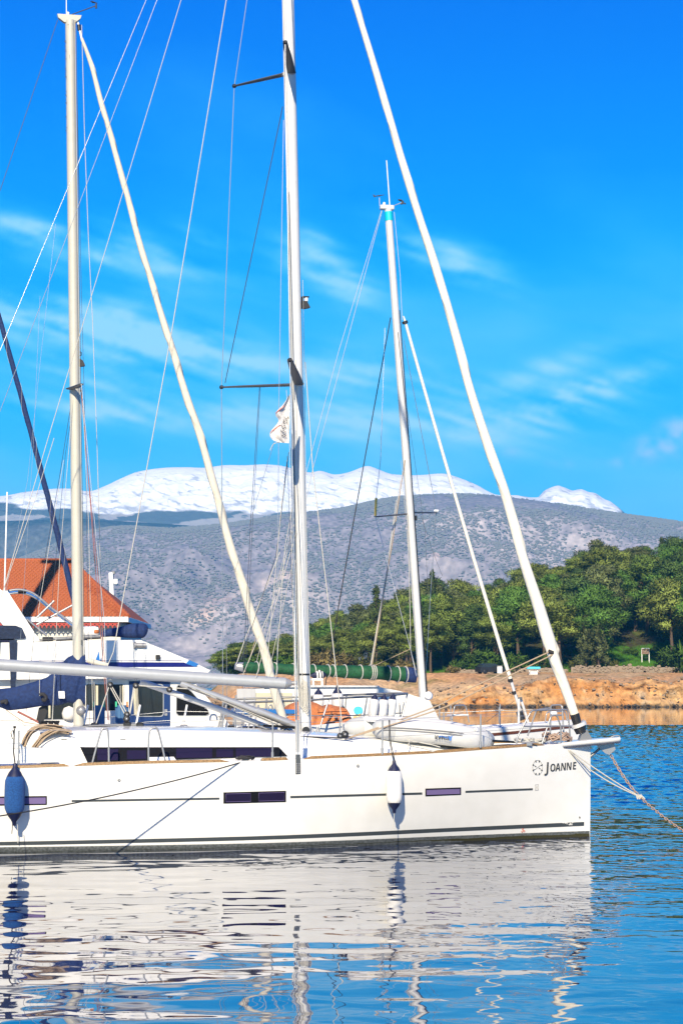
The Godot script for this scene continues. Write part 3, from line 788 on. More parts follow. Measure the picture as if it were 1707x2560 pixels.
func make_rig(y):
	var head := L(J, 704, -760); var foot := L(J, 763, 1834)
	var mpt := func(py): return head.lerp(foot, (py + 760.0) / 2594.0)
	var mb := MB.new()
	mb.tube([head, foot.lerp(head, 0.5), foot], [0.108, 0.113, 0.116], 24, true, 0.86)
	var mast = part(y, "mast", mb, M.alu_white)
	# the groove for the sail runs up the after side, with its two lips
	for o in [-0.118, -0.098]:
		mb = MB.new(); mb.tube([head + Vector3(o, 0, 0.055), foot + Vector3(o, 0.6, 0.055)], 0.010, 6)
		part(mast, "sail_track", mb, M.alu)
	mb = MB.new(); mb.tube([head + Vector3(-0.108, 0, 0.062), foot + Vector3(-0.108, 0.6, 0.062)], 0.004, 4)
	part(mast, "groove", mb, M.spreader_grey)
	mb = MB.new(); var q: Vector3 = mpt.call(1690); mb.tube([q, q - Vector3(0, 0.03, 0)], 0.121, 20, true, 0.88)
	part(mast, "boom_mark", mb, M.black)
	mb = MB.new(); mb.box(foot + Vector3(0, -0.04, 0), Vector3(0.42, 0.09, 0.36), 0.02)
	part(mast, "mast_step", mb, M.alu_white)
	mb = MB.new(); mb.box(mpt.call(1280) + Vector3(-0.01, 0, 0.104), Vector3(0.035, 0.05, 0.006))
	part(mast, "sticker", mb, M.print_red)
	for py in [1322, 1412, 1495, 1005, 490, 1770]:
		mb = MB.new(); mb.box(mpt.call(py) + Vector3(0.03, 0, 0.094), Vector3(0.022, 0.08, 0.02), 0.005)
		part(mast, "halyard_exit", mb, M.spreader_grey)
	var tips := []
	for s in [[729, 182, 713, 106, 1.18, 0.075, 0.04], [747, 960, 724.5, 900, 1.72, 0.085, 0.045], [712, 186, 586, 215, -0.95, 0.07, 0.035], [732, 962, 554, 968, -1.45, 0.075, 0.04]]:
		var near: bool = s[4] > 0
		var a := L(J, s[0], s[1], 0.09 if near else -0.07); var b := L(J, s[2], s[3], s[4])
		tips.append(b)
		mb = MB.new(); mb.tube([a, a.lerp(b, 0.5), b], [s[5], s[5] * 0.85, s[6]], 14, true, 0.36, Vector3(0, 1, 0))
		var sp = part(mast, "spreader", mb, M.spreader_grey)
		mb = MB.new(); mb.box(b, Vector3(0.07, 0.06, 0.07), 0.015); part(sp, "end_fitting", mb, M.black)
		mb = MB.new(); mb.box(a, Vector3(0.1, 0.07, 0.08), 0.015); part(sp, "root_bracket", mb, M.alu)
	# steaming light and deck light on the front of the mast
	mb = MB.new()
	var lp: Vector3 = mpt.call(784) + Vector3(0.115, 0, 0.03)
	mb.box(lp, Vector3(0.03, 0.21, 0.07), 0.008); mb.box(lp + Vector3(0.06, 0.095, 0), Vector3(0.10, 0.02, 0.09), 0.006)
	var pr := [V2(0.01, 0.02), V2(0.07, 0.02), V2(0.125, -0.085), V2(0.05, -0.105), V2(0.01, -0.105)]
	mb.prism(pr, Transform3D(Basis.IDENTITY, lp + Vector3(0, 0, -0.05)), 0.10)
	var sl = part(mast, "steaming_light", mb, M.black)
	mb = MB.new(); mb.lathe([Vector2(0.036, 0.0), Vector2(0.036, 0.065)], lp + Vector3(0.065, 0.022, 0), Vector3.UP, 12); part(sl, "lens", mb, M.lamp_lens)
	# rope hung in a coil on the mast, and lines leading down to its foot
	mb = MB.new()
	for k in 5:
		var x0 := -0.05 + 0.018 * k
		var c0: Vector3 = mpt.call(1702 + k * 2) + Vector3(x0, 0, 0.11)
		mb.tube(bend([c0, c0 + Vector3(-0.045, -0.22, 0.01), c0 + Vector3(-0.03 + 0.01 * k, -0.46 - 0.02 * k, 0.02), c0 + Vector3(0.05, -0.44, 0.02), c0 + Vector3(0.04, -0.2, 0.01), c0], 4), 0.008, 5)
	part(mast, "rope_coil", mb, M.rope_white)
	mb = MB.new(); mb.lathe([Vector2(0.062, -0.02), Vector2(0.062, 0.02)], L(J, 765, 1826, 0.16), Vector3(0, 0, 1), 14); part(mast, "turning_block", mb, M.black)
	mb = MB.new(); mb.tube(bend(Ls(J, [[776, 1815, 0.14], [783, 1828, 0.16], [790, 1829, 0.18], [793, 1820, 0.18], [798, 1822, 0.18], [798, 1832, 0.18]])), 0.011, 6); part(mast, "pad_eye", mb, M.steel)
	for l in [[[733, 1020], [742, 1830], 0.0045, "wire_dark", 0.1], [[739, 900], [757, 1780], 0.005, "rope_white", 0.115], [[727, 1120], [738, 1560], 0.004, "black_rope", 0.10], [[722, 480], [736, 1000], 0.005, "wire_dark", 0.11], [[731, 1500], [752, 1830], 0.006, "rope_white", 0.13], [[738, 1400], [750, 1832], 0.005, "rope_white", 0.135]]:
		wire(mast, "halyard", Ls(J, [[l[0][0], l[0][1], l[4]], [l[1][0], l[1][1], l[4] + 0.03]]), l[2], M[l[3]])
	# boom, rod kicker and pole
	mb = MB.new()
	var ba := L(J, -260, 1645); var bb := L(J, 712, 1708.5)
	mb.tube([ba, ba.lerp(bb, 0.5), bb], [0.095, 0.095, 0.095], 20, true, 1.12, Vector3(0, 0, 1))
	var boom = part(y, "boom", mb, M.boom_grey)
	mb = MB.new(); mb.tube(Ls(J, [[712, 1709], [728, 1708]]), [0.10, 0.05], 14, true, 1.0); part(boom, "end_casting", mb, M.alu)
	mb = MB.new(); mb.tube(Ls(J, [[722, 1708], [752, 1706]]), 0.03, 8); part(boom, "gooseneck", mb, M.alu)
	for px in [276, 340, 424]:
		var top := L(J, px, lerpf(1681, 1706, (px - 0) / 700.0) + 4)
		mb = MB.new(); mb.tube(bend([top + Vector3(-0.02, 0.05, 0), top + Vector3(-0.015, -0.02, 0), top + Vector3(0.015, -0.02, 0), top + Vector3(0.02, 0.05, 0)]), 0.006, 5); part(boom, "bail", mb, M.steel)
		pulley(boom, L(J, px, {276: 1712, 340: 1714, 424: 1724}[px], 0.02), 0.05)
	mb = MB.new(); mb.tube(Ls(J, [[452, 1708, 0.02], [600, 1761, 0.02], [742, 1816, 0.02]]), 0.052, 12)
	var kick = part(y, "boom_vang", mb, M.alu)
	mb = MB.new(); mb.tube(Ls(J, [[640, 1775, 0.02], [742, 1816, 0.02]]), 0.062, 12); part(kick, "sleeve", mb, M.alu)
	for k in 4: wire(kick, "tackle", Ls(J, [[470 + k * 10, 1718 + k * 3, 0.07], [735 - k * 4, 1822 + k * 2.5, 0.07]]), 0.007, M.black_rope if k % 2 == 0 else M.rope_white)
	mb = MB.new(); mb.tube(Ls(J, [[352, 1704, -0.35], [520, 1763, -0.35], [692, 1827, -0.35]]), 0.052, 12)
	part(y, "spinnaker_pole", mb, M.alu_white)
	# mainsheet: falls between the boom and the cabin top
	for l in [[[276, 1717], [316, 1792]], [[281, 1717], [322, 1790]], [[338, 1718], [324, 1792]], [[273, 1717], [240, 1812]], [[345, 1714], [470, 1722]], [[335, 1717], [322, 1800]]]:
		wire(boom, "mainsheet", Ls(J, [[l[0][0], l[0][1], 0.03], [l[1][0], l[1][1], 0.03]]), 0.009, M.rope_white)
	pulley(boom, L(J, 318, 1786, 0.03), 0.05); pulley(boom, L(J, 317, 1797, 0.03), 0.055)
	mb = MB.new(); mb.tube(Ls(J, [[215, 1814, 0.0], [350, 1812, 0.0]]), 0.022, 8); part(y, "sheet_track", mb, M.steel_dark)
	for q2 in [[318, 1810], [350, 1812], [237, 1813], [216, 1818]]:
		mb = MB.new(); mb.box(L(J, q2[0], q2[1], 0.0), Vector3(0.12, 0.08, 0.1), 0.02); part(y, "track_car", mb, M.black)
	# standing rigging
	for s in [["shroud", [[745, 1888, 1.93], [724.5, 900, 1.72], [713, 106, 1.18], [705, -560, 0.1]], 0.0075, "steel_wire"], ["shroud", [[741, 1888, 1.90], [729, 965, 0.11]], 0.0065, "steel_wire"],
		["shroud", [[558, 1850, -1.9], [554, 968, -1.45], [586, 215, -0.95], [700, -560, -0.1]], 0.007, "steel_wire"], ["shroud", [[563, 958, -1.42], [707, 266, -0.08]], 0.0075, "wire_dark"], ["shroud", [[568, 1850, -1.85], [566, 1500, -1.2], [722, 985, -0.08]], 0.004, "steel_wire"],
		["signal_halyard", [[649, 968, -0.75], [627, 1300, -1.0], [606, 1720, -1.5]], 0.005, "wire_dark"], ["signal_halyard", [[651, 968, -0.75], [632, 1300, -1.0], [612, 1720, -1.5]], 0.004, "wire_dark"],
		["backstay", [[704, -760], [366, 0, 0.7], [0, 879, 1.4], [-260, 1504, 1.7]], 0.006, "steel_wire"], ["backstay", [[704, -760], [393, 0, -0.5], [0, 1031, -1.1], [-200, 1560, -1.6]], 0.0055, "steel_wire"],
		["backstay", [[704, -760], [453, 0, -0.1], [272, 600, -0.2], [120, 1100, -0.3], [-10, 1540, -0.35], [-60, 1700, -0.4]], 0.0065, "rope_white"], ["topping_lift", [[704, -760], [566, 0], [430, 827], [343, 1306], [284, 1630], [268, 1668]], 0.0085, "rope_white"],
		["lazy_jack", [[709, 300, 0.1], [704, 600, 0.1], [697, 1030, 0.1], [693, 1690, 0.1]], 0.005, "steel_wire"],
		["lazy_jack", [[741, 1330, 0.1], [700, 1470, 0.1], [640, 1695, 0.1]], 0.0055, "rope_white"], ["lazy_jack", [[736, 1310, -0.1], [690, 1490, -0.1], [606, 1690, -0.1]], 0.0055, "rope_white"], ["lazy_jack", [[718, 1150, 0.1], [705, 1250, 0.1], [665, 1690, 0.1]], 0.0055, "rope_white"],
		["lazy_jack", [[722, 1130, -0.1], [690, 1390, -0.1], [602, 1650, -0.1]], 0.006, "wire_dark"], ["lazy_jack", [[718, 1140, 0.12], [735, 1610, 0.12], [738, 1700, 0.12]], 0.004, "wire_dark"], ["lazy_jack", [[733, 1255, 0.1], [712, 1370, 0.1], [690, 1695, 0.1]], 0.005, "rope_white"],
		["flag_halyard", [[716, 975, 1.0], [724, 1110, 1.1], [740, 1880, 1.88]], 0.004, "rope_white"],
		["halyard", [[763, 905, 0.05], [782, 1175, 0.1], [820, 1500, 0.15], [856, 1822, 0.2]], 0.0085, "rope_white"], ["halyard", [[757, 700, 0.1], [760, 900, 0.1], [767, 1400, 0.1], [778, 1800, 0.1]], 0.005, "rope_white"]]:
		var pts = Ls(J, s[1])
		wire(y, s[0], pts, s[2], M[s[3]])
	# turnbuckles and the strap that holds the shrouds to the hull
	for dx in [-3.0, 2.0]:
		mb = MB.new(); mb.tube(Ls(J, [[744 + dx, 1800, 1.85], [745 + dx, 1880, 1.92]]), 0.014, 8); part(y, "turnbuckle", mb, M.steel)
	var zf := func(a, b): return hull_z(JH, a, b)
	mb = MB.new(); patch(mb, J, [V2(739.5, 1886), V2(751, 1886), V2(751.5, 1934), V2(739.5, 1935)], zf, 0.014, 2, 2)
	var cp = part(y, "chainplate", mb, M.spreader_grey)
	for r in 5:
		for k in 2:
			mb = MB.new(); mb.lathe([Vector2(0.013, 0.0), Vector2(0.012, 0.008), Vector2(0, 0.011)], on_side(J, 742.5 + 6.0 * k, 1910 + 5.2 * r, zf, 0.014), Vector3(0, 0, 1), 8); part(cp, "bolt", mb, M.steel)
	# furled headsail on its stay
	var stay := [[697, -600], [885, 0], [919, 110], [958, 240], [1001, 392], [1046, 536], [1089, 668], [1133, 820], [1176, 978], [1219, 1110], [1264, 1244], [1307, 1394], [1345, 1512], [1371, 1600], [1385, 1652], [1412, 1722], [1437, 1792]]
	var rad := [0.042, 0.055, 0.058, 0.062, 0.066, 0.070, 0.073, 0.076, 0.080, 0.084, 0.088, 0.094, 0.100, 0.112, 0.100, 0.088, 0.070]
	var pts := Ls(J, stay)
	var path := []; var rr := []
	for k in pts.size() - 1:
		for s in 10:
			var t := s / 10.0
			path.append(pts[k].cubic_interpolate(pts[k + 1], pts[maxi(k - 1, 0)], pts[mini(k + 2, pts.size() - 1)], t)); rr.append(lerpf(rad[k], rad[k + 1], t))
	path.append(pts[-1]); rr.append(rad[-1])
	part(y, "furled_genoa", rolled_sail(path, rr, 20, 7.0, 0.24), M.sail_cream)
	mb = MB.new(); mb.tube(Ls(J, [[1378, 1590], [1390, 1625], [1388, 1652]]), [0.035, 0.06, 0.02], 8); part(y, "sail_clew", mb, M.sail_tan)
	mb = MB.new(); mb.tube(Ls(J, [[1435, 1785], [1443, 1812]]), [0.082, 0.075], 16); var dr = part(y, "furling_drum", mb, M.black)
	mb = MB.new(); mb.tube(Ls(J, [[1444, 1808], [1447, 1816]]), 0.135, 18); part(dr, "drum_flange", mb, M.alu_white)
	mb = MB.new(); mb.tube(Ls(J, [[1447, 1817], [1452, 1832]]), [0.11, 0.09], 16); part(dr, "drum_body", mb, M.black)
	mb = MB.new(); mb.tube(corner(Ls(J, [[1430, 1812], [1438, 1826], [1462, 1822], [1461, 1800], [1454, 1800]])), 0.012, 6); part(dr, "drum_guard", mb, M.steel)
	mb = MB.new(); mb.prism([V2(-0.14, 0), V2(0.14, 0), V2(0.02, 0.22), V2(-0.05, 0.22)], Transform3D(Basis.IDENTITY, L(J, 1459, 1857, -0.06)), 0.12); part(dr, "tack_fitting", mb, M.steel_dark)
	mb = MB.new(); mb.tube(Ls(J, [[1451, 1830], [1455, 1845]]), 0.03, 8); part(dr, "toggle", mb, M.steel)
	# sheets from the sail's corner back along the deck
	for s in [[[1376, 1628, 0.1], [1160, 1728, 0.5], [1085, 1768, 0.6], [870, 1845, 0.75]], [[1380, 1637, 0.1], [1175, 1737, 0.55], [1090, 1776, 0.7], [862, 1848, 0.85]]]:
		wire(y, "sheet", bend(Ls(J, s), 4), 0.012, M.rope_tan)
	mb = MB.new(); mb.tube(Ls(J, [[1370, 1628, 0.1], [1382, 1632, 0.1]]), 0.035, 8); part(y, "sheet_knot", mb, M.black_rope)
	pulley(y, L(J, 862, 1836, 0.8), 0.06); pulley(y, L(J, 850, 1840, 0.8), 0.05)
	for q3 in [[[722, 1840, 0.9], [880, 1846, 0.9]], [[700, 1834, 0.5], [760, 1840, 0.6]], [[808, 1838, 0.6], [878, 1842, 0.7]]]:
		mb = MB.new(); mb.tube(Ls(J, q3), 0.018, 6, true, 0.6); part(y, "genoa_track", mb, M.black)
	mb = MB.new(); mb.tube(Ls(J, [[794, 1843, 0.7], [862, 1850, 0.8]]), [0.03, 0.02], 6, true, 0.5); part(y, "boat_hook", mb, M.print_blue)
func rolled_sail(path, rr, sides, pitch_m, lip_h := 0.16):
	# cloth wound round a stay: an uneven section that turns as it goes down
	var mb := MB.new(); var rows := []; var run := 0.0
	var nn := FastNoiseLite.new(); nn.seed = 91; nn.frequency = 0.9
	for k in path.size():
		var a: Vector3 = path[maxi(k - 1, 0)]; var b: Vector3 = path[mini(k + 1, path.size() - 1)]
		var d := (b - a).normalized()
		if k > 0: run += (path[k] - path[k - 1]).length()
		var side := d.cross(Vector3(0, 0, 1)).normalized(); var other := d.cross(side)
		var ring := PackedVector3Array()
		for s in sides:
			var t: float = TAU * s / sides
			var lip := fposmod(t / TAU + run / pitch_m * 2.2, 1.0)
			var q: float = rr[k] * (0.90 + lip_h * (lip - 0.3) + 0.07 * nn.get_noise_3d(cos(t) * 1.3, sin(t) * 1.3, run * 0.8))
			ring.append(path[k] + side * cos(t) * q + other * sin(t) * q)
		rows.append(ring)
	mb.grid(rows, true); mb.face(Array(rows[0])); mb.face(Array(rows[-1]))
	return mb
func make_deck_gear(y, zf):
	var mb: MB
	# stanchions, gate hoops, guard wires
	var tops := []
	for s in [[47, 1826, 1918, 1.98], [681, 1808, 1897, 1.86], [955, 1800, 1886, 1.62], [1200, 1786, 1869, 1.16]]:
		var b := L(J, s[0], s[2], s[3]); var t := L(J, s[0] + 1, s[1], s[3]); tops.append(t)
		mb = MB.new(); mb.tube([b, t], 0.0135, 8); var st = part(y, "stanchion", mb, M.steel)
		mb = MB.new(); mb.tube([b, b + Vector3(0, 0.1, 0)], 0.02, 8); part(st, "socket", mb, M.steel)
		for z in [-1.0]:
			mb = MB.new(); mb.tube([b * Vector3(1, 1, z), t * Vector3(1, 1, z)], 0.0135, 8); part(y, "stanchion", mb, M.steel)
	for s in [[[230, 1913], [252, 1832], [262, 1822], [271, 1832], [273, 1912]], [[372, 1911], [373, 1834], [386, 1820], [397, 1830], [415, 1908]]]:
		var pts := []
		for p in s: pts.append(L(J, p[0], p[1], 1.94))
		mb = MB.new(); mb.tube(bend(pts, 5), 0.0145, 8); part(y, "gate_hoop", mb, M.steel)
	for f in [0.995, 0.52]:
		var pts := []
		for t in [L(J, -200, 1835, 2.0), tops[0], L(J, 262, 1824, 1.94), L(J, 386, 1822, 1.94), tops[1], tops[2], tops[3], L(J, 1330, 1777, 0.82)]:
			var base := cub(JH.dy, t.x)
			pts.append(Vector3(t.x, lerpf(base, t.y, f), t.z))
		for k in pts.size() - 1:
			if k == 2: continue
			wire(y, "guard_wire", [pts[k], pts[k + 1]], 0.0035, M.steel_wire)
			wire(y, "guard_wire", [pts[k] * Vector3(1, 1, -1), pts[k + 1] * Vector3(1, 1, -1)], 0.0035, M.steel_wire)
	# pulpit round the bow
	for s in [[[[1290, 1861, 0.80], [1292, 1843, 0.80], [1328, 1776, 0.78], [1418, 1774, 0.30], [1426, 1859, 0.24]], 0.06], [[[1354, 1859, 0.55], [1376, 1790, 0.5], [1390, 1787, 0.45], [1401, 1816, 0.4], [1401, 1854, 0.38]], 0.05], [[[1307, 1816, 0.79], [1426, 1815, 0.27]], 0.05],
		[[[1374, 1850, -0.55], [1376, 1763, -0.5], [1404, 1762, -0.3], [1409, 1850, -0.26]], 0.06], [[[1375, 1788, -0.52], [1407, 1788, -0.28]], 0.05], [[[1318, 1840, -0.9], [1340, 1775, -0.85], [1376, 1770, -0.5]], 0.06]]:
		mb = MB.new(); mb.tube(corner(Ls(J, s[0]), s[1]), 0.0145, 8); part(y, "pulpit", mb, M.steel)
	mb = MB.new(); mb.box(L(J, 1383, 1783, 0.1), Vector3(0.10, 0.06, 0.10), 0.015); part(y, "bow_light", mb, M.plastic_white)
	# bow platform with the anchor roller under it
	mb = MB.new()
	var rows := []
	for k in 12:
		var t := k / 11.0; var x := lerpf(-0.62, 0.53, t); var w := lerpf(0.44, 0.14, t); var top := lerpf(1.585, 1.665, t); var th := lerpf(0.10, 0.095, t)
		if k == 11: w *= 0.8
		rows.append(PackedVector3Array([Vector3(x, top - th, w - 0.02), Vector3(x, top - 0.02, w), Vector3(x, top, w - 0.02), Vector3(x, top + 0.006, 0), Vector3(x, top, -w + 0.02), Vector3(x, top - 0.02, -w), Vector3(x, top - th, -w + 0.02)]))
	mb.grid(rows, true); mb.face(Array(rows[0])); mb.face(Array(rows[-1]))
	var plat = part(y, "bow_platform", mb, M.gelcoat)
	mb = MB.new(); mb.tube([Vector3(-0.02, 1.30, 0), Vector3(0.30, 1.555, 0)], 0.022, 8); part(plat, "strut", mb, M.steel_dark)
	mb = MB.new(); mb.tube(bend([Vector3(0.32, 1.62, 0.05), Vector3(0.42, 1.68, 0.05), Vector3(0.52, 1.69, 0.05), Vector3(0.54, 1.66, 0.05)]), 0.012, 6); part(plat, "bow_eye", mb, M.steel)
	mb = MB.new()
	mb.prism([V2(-0.26, 0.12), V2(0.10, 0.14), V2(0.13, 0.0), V2(0.02, -0.09), V2(-0.06, -0.06)], Transform3D(Basis.IDENTITY, L(J, 1519, 1874, 0.04)), 0.012)
	mb.prism([V2(-0.26, 0.12), V2(0.10, 0.14), V2(0.13, 0.0), V2(0.02, -0.09), V2(-0.06, -0.06)], Transform3D(Basis.IDENTITY, L(J, 1519, 1874, -0.06)), 0.012)
	var ar = part(plat, "anchor_roller", mb, M.steel)
	mb = MB.new(); mb.lathe([Vector2(0.05, -0.05), Vector2(0.035, 0.0), Vector2(0.05, 0.05)], L(J, 1524, 1876, -0.005), Vector3(0, 0, 1), 12); part(ar, "roller", mb, M.black)
	# cleats, through-hull fittings, hatch ropes
	for c in [[613, 1902, 1.90], [1322, 1864, 0.78]]:
		var p := L(J, c[0], c[1], c[2])
		mb = MB.new(); mb.tube([p + Vector3(-0.13, 0.05, 0), p + Vector3(0.13, 0.05, 0)], [0.012, 0.012], 8); mb.box(p + Vector3(0, 0.02, 0), Vector3(0.1, 0.06, 0.04), 0.01); part(y, "cleat", mb, M.steel)
	rope_heap(y, "cleat_hitch", L(J, 614, 1899, 1.90), 0.14, 0.06, 0.06, 5, 0.012, M.black_rope, 3)
	for c in [[298, 1950, 0.02], [894, 1914, 0.02]]:
		mb = MB.new(); mb.lathe([Vector2(0.024, 0.0), Vector2(0.022, 0.014), Vector2(0.010, 0.014), Vector2(0.008, 0.004)], on_side(J, c[0], c[1], zf, 0.0), Vector3(0, 0, 1), 12); part(y, "hull_outlet", mb, M.steel)
	for k in 3: rope_heap(y, "mooring_rope_heap", L(J, [1310, 1335, 1392][k], [1856, 1858, 1853][k], [0.35, 0.2, 0.2][k]), [0.16, 0.2, 0.26][k], [0.07, 0.08, 0.16][k], 0.16, 6, 0.013, M.rope_white if k < 2 else M.chain_rust, 10 + k)
	# tails of sheets heaped over the after end of the cabin
	var g := RandomNumberGenerator.new(); g.seed = 44
	for k in 2:
		mb = MB.new()
		for s in 26:
			var o := Vector2(g.randf_range(-9, 9), g.randf_range(-5, 5)); var z := 1.15 + g.randf_range(-0.1, 0.14)
			var way = [[150, 1820], [115, 1816], [82, 1826], [66, 1846], [58, 1868]] if k == 0 else [[172, 1830], [140, 1826], [112, 1840], [98, 1855], [86, 1870]]
			var pts := []
			for q in way.size(): pts.append(L(J, way[q][0] + o.x * (1.0 - q * 0.08) + g.randf_range(-1.5, 1.5), way[q][1] + o.y * (1.0 if q < 3 else 0.7) + g.randf_range(-1, 1), z))
			mb.tube(bend(pts, 3), 0.010, 5)
		part(y, "rope_tails", mb, M.rope_tan)
	# wire and hose hanks on the cabin top by the track
	mb = MB.new()
	for k in 9:
		var r0 := g.randf_range(0.75, 1.0)
		var pts := []
		for a in 25: pts.append(L(J, 250 + cos(TAU * a / 24.0) * 58 * r0 + g.randf_range(-1, 1), 1822 + sin(TAU * a / 24.0) * 9 * r0, 0.25 + 0.02 * k))
		mb.tube(pts, 0.011, 5)
	part(y, "cable_coil", mb, M.steel_dark)
	for w in [[128, 1812], [142, 1812], [104, 1812], [113, 1812]]:
		mb = MB.new(); mb.lathe([Vector2(0.05, 0), Vector2(0.038, 0.03), Vector2(0.036, 0.07), Vector2(0.05, 0.10), Vector2(0.05, 0.12)], L(J, w[0], w[1] + 9, 0.9), Vector3.UP, 12); part(y, "winch", mb, M.black)
func make_lettering(y, zf):
	# the name on the bow, read off the hull's own slope
	var a := on_side(J, 1362, 1918, zf, 0.0); var b := on_side(J, 1440, 1914, zf, 0.0)
	var right := (b - a).normalized()
	var up := (on_side(J, 1400, 1903, zf) - on_side(J, 1400, 1930, zf)).normalized()
	var out := right.cross(up).normalized()
	var spell := [["J", 1367.5, 1918.5, 0.235], ["O", 1380.5, 1919.5, 0.176], ["A", 1393.5, 1918.3, 0.176], ["N", 1407, 1917, 0.176], ["N", 1421, 1915.8, 0.176], ["E", 1434.5, 1914.6, 0.176]]
	for s in spell:
		var r1 := (on_side(J, s[1] + 5, s[2], zf) - on_side(J, s[1] - 5, s[2] + 0.6, zf)).normalized()
		words(y, s[0], s[3], on_side(J, s[1], s[2], zf) + r1.cross(up).normalized() * 0.004, r1, up, M.print_dark, "name_lettering")
	# round emblem of short dashes before the name
	var em := MB.new()
	var ec := Vector2(1343, 1919)
	for k in 8:
		var t := TAU * (k + 0.5) / 8.0
		var c := ec + Vector2(cos(t) * 11.3, sin(t) * 17.0)
		var q := on_side(J, c.x, c.y, zf, 0.006)
		em.box(q, Vector3(0.018, 0.032, 0.006), 0.0, Basis(right, up, out) * Basis(Vector3(0, 0, 1), atan2(-cos(t) * 0.7, -sin(t)) ))
	var ring := []
	for k in 33: ring.append(on_side(J, ec.x + cos(TAU * k / 32.0) * 12.2, ec.y + sin(TAU * k / 32.0) * 18.4, zf, 0.004))
	em.tube(ring, 0.0022, 4)
	em.tube(bend([on_side(J, 1333, 1924, zf, 0.004), on_side(J, 1338, 1923, zf, 0.004), on_side(J, 1348, 1915, zf, 0.004), on_side(J, 1354, 1913, zf, 0.004)]), 0.003, 4)
	for q in [[1338, 1916], [1348, 1921]]: em.box(on_side(J, q[0], q[1], zf, 0.006), Vector3(0.03, 0.012, 0.006), 0.0, Basis(right, up, out) * Basis(Vector3(0, 0, 1), -0.5))
	part(y, "emblem", em, M.print_dark)
	var sq := MB.new()
	for s in [[1337, 1962, 1345, 1961.5], [1345, 1961.5, 1345, 1975.5], [1345, 1975.5, 1337, 1976], [1337, 1976, 1337, 1962], [1338.5, 1974, 1341, 1965], [1341, 1965, 1343.5, 1974]]: sq.tube([on_side(J, s[0], s[1], zf, 0.004), on_side(J, s[2], s[3], zf, 0.004)], 0.0025, 4)
	part(y, "hull_mark", sq, M.band_grey)
	var om := MB.new()
	for k in 3:
		var t := TAU * k / 3.0
		om.tube(bend([on_side(J, 1307, 2077, zf, 0.004), on_side(J, 1307 + cos(t) * 4, 2077 + sin(t) * 4.5, zf, 0.004), on_side(J, 1307 + cos(t + 0.8) * 4.5, 2077 + sin(t + 0.8) * 5.5, zf, 0.004)]), 0.006, 4)
	part(y, "hull_mark", om, M.print_red)
	var cm := MB.new(); cm.lathe([Vector2(0.014, 0.0), Vector2(0.012, 0.006), Vector2(0, 0.008)], on_side(J, 1448, 2043, zf, 0.002), Vector3(0, 0, 1), 10); cm.tube([on_side(J, 1449, 2044, zf, 0.004), on_side(J, 1447.5, 2048, zf, 0.004)], [0.008, 0.002], 5)
	part(y, "hull_outlet", cm, M.print_dark)
	var sc := MB.new()
	var g := RandomNumberGenerator.new(); g.seed = 12
	for k in 16:
		var q := Vector2(1405 + g.randf() * 26, 2057 + g.randf() * 6)
		sc.tube([on_side(J, q.x, q.y, zf, 0.004), on_side(J, q.x + g.randf_range(2, 6), q.y - g.randf_range(-1, 2), zf, 0.004)], 0.0045, 4)
	part(y, "scuff", sc, M.gelcoat)

